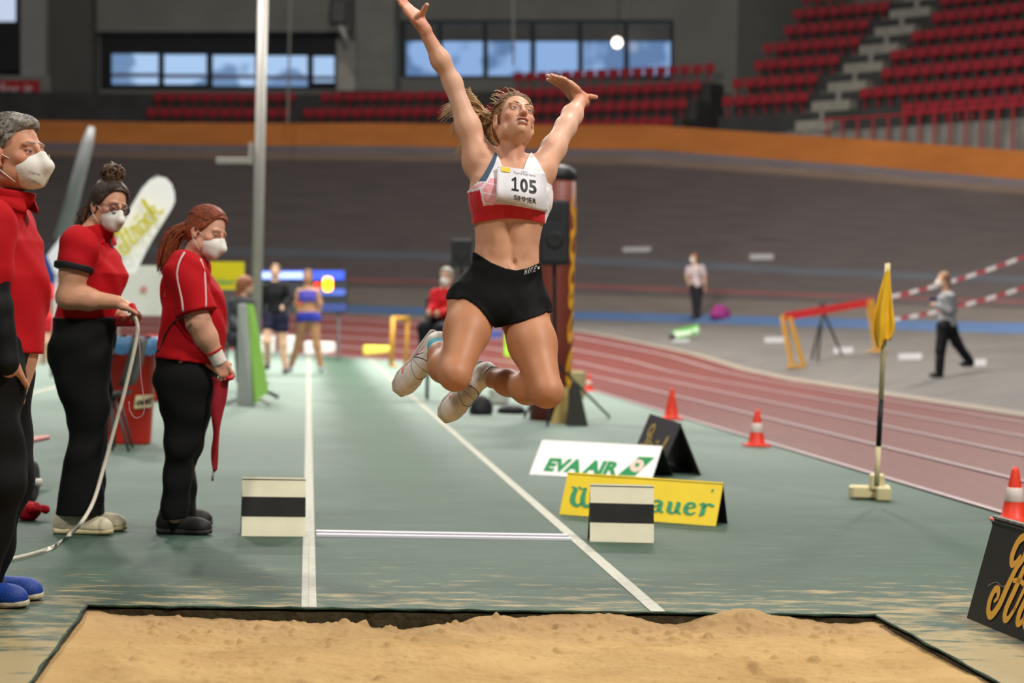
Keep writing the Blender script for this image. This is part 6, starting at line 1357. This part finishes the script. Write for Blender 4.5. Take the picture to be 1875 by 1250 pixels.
for pth in ([(338, 462), (329, 478), (324, 500), (328, 525), (333, 550), (335, 570)], [(367, 474), (374, 495), (376, 520), (377, 545), (377, 562)]):
    mb = MB(); mb.tube([march(TG2, x, y, 8.7, 9.7, .005) for x, y in curve_pts(pth, 16)], .0048, 6); mb.build('piping', mwp_, sh_, True)
for pth in ([(300, 618), (318, 590), (344, 578)], [(287, 650), (296, 632), (303, 610)]):
    mb = MB(); mb.tube([march(TG2, x, y, 8.7, 9.7, .001) for x, y in curve_pts(pth, 12)], .0045, 6); mb.build('side_flash', mat('flash_black', '#120c0d', .7), sh_, True)
pts = [march(TG2, x, y, 8.7, 9.7, .003) for x, y in ((295, 533), (302, 534), (302, 543), (295, 541))]; mb = MB(); mb.add(pts, [(0, 1, 2, 3)]); mb.build('back_print', mat('print_rose', '#d0a0a2', .6), sh_)
near = tl(K, [(638, 288, 404), (652, 284, 402), (690, 283, 392), (730, 288, 388), (765, 298, 385), (800, 304, 372), (840, 301, 356), (880, 297, 350), (930, 296, 345), (950, 296, 344)], -.06, lambda y: np.interp(y, [650, 720, 800, 950], [.115, .11, .080, .060])); farl = tl(K, [(638, 292, 404), (652, 290, 402), (720, 300, 392), (780, 316, 384), (840, 318, 362), (945, 318, 356)], .09, lambda y: np.interp(y, [650, 720, 800, 950], [.11, .10, .080, .060]))
sdf_obj('trousers', [near, farl], .007, mtr_, gn, None, folds(.006, 24, 24, (.1, .1, 1)))
mdk = mat('sneaker_dark', '#1c1a19', .6, .3, .15, 30, .15, 120)
for toe in (G(388, 979), G(389, 963)):
    f_ = unit([1, -.04, 0]); shoe(gn, toe-f_*.262, f_, (0, 0, 1), .265, mdk, mat('sole_dark', '#2a2624', .6, .3), vox=.0055, collar=.085, laces=mat('lace_dark', '#2c2a2a', .7), toe_h=.058)
wx = unit(wR-eR); cb_ = wR-wx*.005; sdf_obj('wrist_bandage', [rc(cb_-wx*.03, cb_+wx*.028, .038, .035, .002)], .004, mat('bandage', '#d3c7bd', .8), gn, lambda X: np.abs((X-cb_)@wx)-.030); mb = MB(); e1_ = unit(np.cross(wx, F0)); e2_ = np.cross(wx, e1_); mb.tube([cb_-wx*.036+(e1_*math.cos(t)+e2_*math.sin(t))*.040 for t in np.linspace(0, 6.28, 20)], .005, 6); mb.build('wrist_band', mred, gn, True)
# red ribbon hanging from her hand
g = []
for i in range(25):
    f = i/24; y = 690+172*f; xc = np.interp(f, [0, .25, .5, .75, 1], [404, 401, 397, 393.5, 393]); w_ = np.interp(f, [0, .3, .6, .85, 1], [15, 12, 7.5, 5, 4]); tw = .9*math.sin(f*7); g.append([K(xc-w_+2*math.sin(f*13), y, -.13-.02*tw), K(xc, y+2, -.14), K(xc+w_+1.5*math.sin(f*9), y-2, -.13+.02*tw)])
rbn = thing('red_ribbon', 'red ribbon marker hanging from the ginger woman\'s hand', 'ribbon', K(393, 868, -.13)); mb = MB(); mb.sheet(g, .003, F0); mb.build('cloth', mat('ribbon_red', '#8e1622', .6, .3, .1, 20), rbn, True)
mb = MB(); mb.tube([K(414, 694, -.15), K(427, 690, -.15)], .012, 10); mb.build('handle', mat('handle_red', '#c8222c', .4, .4), rbn, True); mb = MB(); mb.tube([K(391, 862, -.13), K(389, 880, -.13)], .006, 8); mb.build('tip', mat('tip_steel', '#8d8a86', .35, .5), rbn, True)
# measuring tape
tp_o = thing('measuring_tape', 'white measuring tape curving from the bun woman\'s hands to the floor', 'tape measure', G(150, 975)); cp = [B(243, 572, -.16), B(252, 598, -.16), B(246, 640, -.15), B(226, 725, -.12), B(208, 790, -.10), B(190, 855, -.1), B(172, 915, -.15), B(150, 955, -.25)]+[np.array([*G(x, y)[:2], .012]) for x, y in ((125, 985), (100, 1004), (70, 1016), (22, 1028), (-30, 1036))]
pp = curve_pts(cp, 70); mb = MB(); g = []
for i, p in enumerate(pp):
    t_ = unit(pp[min(i+1, 69)]-pp[max(i-1, 0)]); s_ = unit(np.cross(t_, F0)); g.append([p-s_*.0085, p+s_*.0085])
mb.sheet(g, .0015, F0); mb.build('blade', mat('tape_white', '#d8d0bf', .45, .4, .06, 20), tp_o, True)
mb = MB(); mb.tube(curve_pts([B(252, 598, -.16), B(256, 640, -.15), B(258, 690, -.14), B(264, 735, -.14), B(262, 758, -.14), B(248, 765, -.14), B(238, 752, -.14), B(236, 735, -.14)], 30), .0022, 5); mb.build('loop_cord', mat('cord_pink', '#b98a92', .6), tp_o, True)
mb = MB(); mb.box(B(228, 588, -.06), (.12, .05, .05), R=np.array([CR, F0, CU]), bev=.012); mb.box(B(244, 566, -.16), (.03, .03, .06), R=np.array([unit(CR+CU*.4), F0, unit(CU-CR*.4)]), bev=.008); mb.build('reel_handle', mat('reel_red', '#bb1a24', .45, .4), tp_o)
# red cloth bundle on the floor
rg = np.random.default_rng(3); c_ = G(51, 952); sdf_obj('red_cloth', [el(c_+[0, 0, .04], (.052, .06, .046), None, .02)]+[el(c_+np.array([rg.normal()*.025, rg.normal()*.025, .035+rg.random()*.035]), (.026, .022, .02), frame(rg.normal(size=3), rg.normal(size=3)), .008) for _ in range(14)], .004, mat('cloth_red', '#a5121e', .8, .2, .1, 20), None, lambda X: -X[:, 2], folds(.004, 60, 9)); tag(bpy.data.objects['red_cloth'], 'crumpled red cloth bundle on the floor beneath the cart wheel', 'cloth')

# === people in the background (blurred): body, hair and clothes ===
def far_person(label, d, joints, skin, hairc, clothes, hair_long=False, mask=False, head_k=.95, facing=None, vox=.014, shoes=None, group=None):
    """joints in pixels with depth offsets; clothes: list of (name, material, [(joint a, joint b, ra, rb)], torso?)"""
    j = {k: P(v[0], v[1], d+(v[2] if len(v) > 2 else 0)) for k, v in joints.items()}; f = unit(facing if facing is not None else -F0)
    t = person(label, [*((j['aR']+j['aL'])/2)[:2], min(j['aR'][2], j['aL'][2])-.07], group); h = Head(j['head'], f, CU, head_k)
    tor, TR_ = spine_loft((j['pelvis'], j['neck']), [(-.1, 0, .14, .10), (.1, 0, .135, .11), (.35, 0, .115, .10), (.65, .0, .140, .11), (.88, -.01, .150, .09), (1.0, -.01, .07, .06)], f)
    arms = chain([j['sR'], j['eR'], j['wR']], [.055, .042, .03], .03)+chain([j['sL'], j['eL'], j['wL']], [.055, .042, .03], .03)+[el(j['wR']+unit(j['wR']-j['eR'])*.06, (.035, .04, .05), None, .02), el(j['wL']+unit(j['wL']-j['eL'])*.06, (.035, .04, .05), None, .02)]
    legs = chain([j['hR'], j['kR'], j['aR']], [.095, .065, .042], .03)+chain([j['hL'], j['kL'], j['aL']], [.095, .065, .042], .03)
    body_obj('body', [([tor]+arms+legs+[rc(h.p(0, -.02, -.05), j['neck'], .05, .055, .03)]+h.prims(face=True), vox, None)], mskin, t, paint(lin(skin), h.spots(0, '#a05a52', '#c08070', hairc)))
    pr = h.hair_prims(.014)+([rc(h.p(0, -.08, .0), h.p(0, -.10, -.16), .05, .03, .04)] if hair_long else []); sdf_obj('hair', pr, .01, hair_mat('hair_'+hairc, hairc, hairc, 50), t, None if hair_long == 2 else (lambda X: np.minimum(h.hair_clip()(X), np.where(h.local(X)[:, 1] < -.06, -1, 1))))
    reg = {'torso': [tor], 'sleeves': chain([j['sR'], j['eR'], j['wR']], [.062, .052, .042], .03)+chain([j['sL'], j['eL'], j['wL']], [.062, .052, .042], .03), 'short_sleeves': chain([j['sR'], j['sR']*.4+j['eR']*.6], [.066, .06], .03)+chain([j['sL'], j['sL']*.4+j['eL']*.6], [.066, .06], .03),
           'legs': chain([j['hR'], j['kR'], j['aR']], [.10, .07, .055], .03)+chain([j['hL'], j['kL'], j['aL']], [.10, .07, .055], .03), 'shorts': chain([j['hR'], j['hR']*.6+j['kR']*.4], [.105, .095], .03)+chain([j['hL'], j['hL']*.6+j['kL']*.4], [.105, .095], .03), 'hips': [rc(j['hR'], j['hL'], .10, .10, .04)]}
    for nm, col, parts, hmin, hmax in clothes:
        pp_ = sum([reg[q] for q in parts], []); ax = unit(j['neck']-j['pelvis']); L_ = np.linalg.norm(j['neck']-j['pelvis']); sdf_obj(nm, grow(pp_, .012), .011, mat('wear_'+nm+col, col, .75, .2, .06, 8), t, lambda X, hmin=hmin, hmax=hmax: np.maximum(hmin*L_-(X-j['pelvis'])@ax, (X-j['pelvis'])@ax-hmax*L_), folds(.004, 22, 3))
    if mask: face_mask(h, t)
    for a_, k_ in (('aR', 'kR'), ('aL', 'kL')):
        ff = f-CU*np.dot(f, CU); sdf_obj('shoe', [el(j[a_]+unit(ff)*.05-np.array([0, 0, .035]), (.045, .13, .045), frame(unit(ff+np.array([0, 0, 1e-3]))), .01)], .01, mat('wear_shoe'+(shoes or '#2a2a2c'), shoes or '#2a2a2c', .6), t)
    return t
far_person('athlete in a black jacket and dark shorts walking up the runway', 31.2, dict(head=(504, 497), neck=(503, 516), pelvis=(505, 577), sR=(486, 526), sL=(521, 524), eR=(480, 550), eL=(532, 546), wR=(476, 574), wL=(520, 560, -.15), hR=(495, 580), hL=(515, 580), kR=(489, 625, -.12), kL=(518, 630), aR=(490, 668, .25), aL=(523, 675)), '#cfa98f', '#7d6248', [('jacket', '#141417', ['torso', 'sleeves'], -.05, 1.02), ('running_shorts', '#1d2036', ['shorts', 'hips'], -.9, .1)], facing=-F0, shoes='#3a3c44')
sb_ = bpy.context.view_layer
mb = MB(); 
far_person('athlete in blue top and briefs standing with legs apart on the runway', 31.6, dict(head=(564, 507), neck=(563, 526), pelvis=(565, 580), sR=(548, 534), sL=(580, 534), eR=(541, 554), eL=(586, 556), wR=(550, 578), wL=(582, 578), hR=(556, 583), hL=(574, 583), kR=(546, 630), kL=(580, 632), aR=(532, 672), aL=(588, 673)), '#a9805f', '#6a4a36', [('sports_top', '#4a44a0', ['torso'], .50, .90), ('briefs', '#2a3596', ['shorts', 'hips', 'torso'], -.16, .16)], facing=-F0, shoes='#7d8794')
far_person('seated official in red with grey hair and white mask behind the jumper', 24., dict(head=(817, 507), neck=(814, 528), pelvis=(812, 590), sR=(797, 540), sL=(828, 541), eR=(795, 565, -.05), eL=(834, 568), wR=(787, 572, -.3), wL=(805, 574, -.3), hR=(802, 595), hL=(822, 596), kR=(777, 600, -.38), kL=(806, 604, -.42), aR=(779, 665, -.33), aL=(808, 668, -.36)), '#bf9078', '#8c867e', [('red_jacket', '#b3141d', ['torso', 'sleeves'], -.06, 1.0), ('trousers', '#1a1b22', ['legs', 'hips'], -9, .12)], mask=True, facing=unit(-F0*.9-CR*.3))
ch2 = thing('folding_chair', 'dark folding chair under the seated official', 'chair', P(812, 690, 24.)); zc = P(812, 612, 24.1); zb_ = G(812, 700)
mb = MB(); mb.box(zc, (.42, .42, .03), bev=.01); mb.build('seat', mch, ch2); mb = MB(); mb.box(zc+[0, .22, .30], (.42, .03, .3), bev=.01); mb.build('backrest', mch, ch2)
for sx in (-.18, .18):
    for sy in (-.18, .18): mb = MB(); mb.tube([zc+[sx, sy, 0], np.array([zc[0]+sx, zc[1]+sy, 0])], .012, 6); mb.build('leg', mch, ch2)
far_person('red shirted helper with pink shoes walking away behind the man', 33., dict(head=(68, 502), neck=(72, 520), pelvis=(76, 580), sR=(58, 528), sL=(90, 528), eR=(55, 552), eL=(97, 552), wR=(60, 574), wL=(96, 575), hR=(68, 584), hL=(84, 584), kR=(70, 628), kL=(84, 626), aR=(66, 668), aL=(80, 672, .2)), '#c29a82', '#6a5a4a', [('red_shirt', '#c01c24', ['torso', 'short_sleeves'], -.06, 1.0), ('running_shorts', '#a81c24', ['shorts', 'hips'], -.6, .1)], facing=unit(F0*.5+CR*.8), shoes='#d85a66')
far_person('ginger haired person in grey jacket seated by the green barrier', 25., dict(head=(450, 522), neck=(444, 543), pelvis=(436, 612), sR=(428, 555), sL=(458, 556), eR=(424, 582), eL=(458, 584, -.1), wR=(440, 600, -.3), wL=(450, 602, -.3), hR=(430, 618), hL=(446, 618), kR=(440, 622, -.4), kL=(456, 624, -.4), aR=(442, 690, -.4), aL=(458, 692, -.4)), '#c29a82', '#8a5230', [('grey_jacket', '#3c3e42', ['torso', 'sleeves'], -.06, 1.0), ('trousers', '#23252b', ['legs', 'hips'], -9, .12)], hair_long=2, facing=unit(CR*.8+F0*.4))
st_ = thing('stool', 'low stool under the ginger haired person', 'stool', P(436, 715, 25.)); zc = P(437, 632, 25.05); mb = MB(); mb.box(zc, (.36, .36, .04), bev=.01); mb.build('seat', mch, st_)
for sx in (-.15, .15):
    for sy in (-.15, .15): mb = MB(); mb.tube([zc+[sx, sy, 0], np.array([zc[0]+sx, zc[1]+sy, 0])], .012, 6); mb.build('leg', mch, st_)
q = S(1275, 584); dq = float((q-CO)@F0); far_person('man in pale shirt and dark trousers standing on the blue band', dq, dict(head=(1271, 472), neck=(1272, 486), pelvis=(1275, 522), sR=(1262, 490), sL=(1285, 490), eR=(1258, 506), eL=(1290, 508), wR=(1262, 520), wL=(1290, 526), hR=(1270, 525), hL=(1281, 525), kR=(1272, 552), kL=(1279, 552), aR=(1273, 578), aL=(1278, 579)), '#c29a82', '#7a4a30', [('pale_shirt', '#b3a2a4', ['torso', 'short_sleeves'], -.06, 1.0), ('trousers', '#1c1c20', ['legs', 'hips'], -9, .12)], mask=True, facing=unit(-F0*.6-CR*.8))
q = S(1720, 690); dq = float((q-CO)@F0); far_person('woman in grey pullover and black trousers walking across the apron', dq, dict(head=(1727, 512), neck=(1733, 534), pelvis=(1735, 592), sR=(1726, 546, -.15), sL=(1742, 544, .15), eR=(1738, 568, -.18), eL=(1745, 570, .18), wR=(1716, 560, -.12), wL=(1712, 556, .08), hR=(1729, 597, -.08), hL=(1738, 597, .08), kR=(1722, 640, -.08), kL=(1752, 628, .08), aR=(1720, 682, -.08), aL=(1776, 662, .08)), '#c29a82', '#8c6a4c', [('grey_pullover', '#8d9094', ['torso', 'sleeves'], -.10, 1.0), ('trousers', '#121215', ['legs', 'hips'], -9, .12)], hair_long=1, mask=True, facing=unit(-CR*.95-F0*.2))
mb = MB(); mb.box(P(1709, 549, dq-.1), (.12, .02, .08), bev=.005); tag(mb.build('phone', mat('phone_blue', '#2f3c5c', .4)), 'small dark phone held by the walking woman', 'phone')
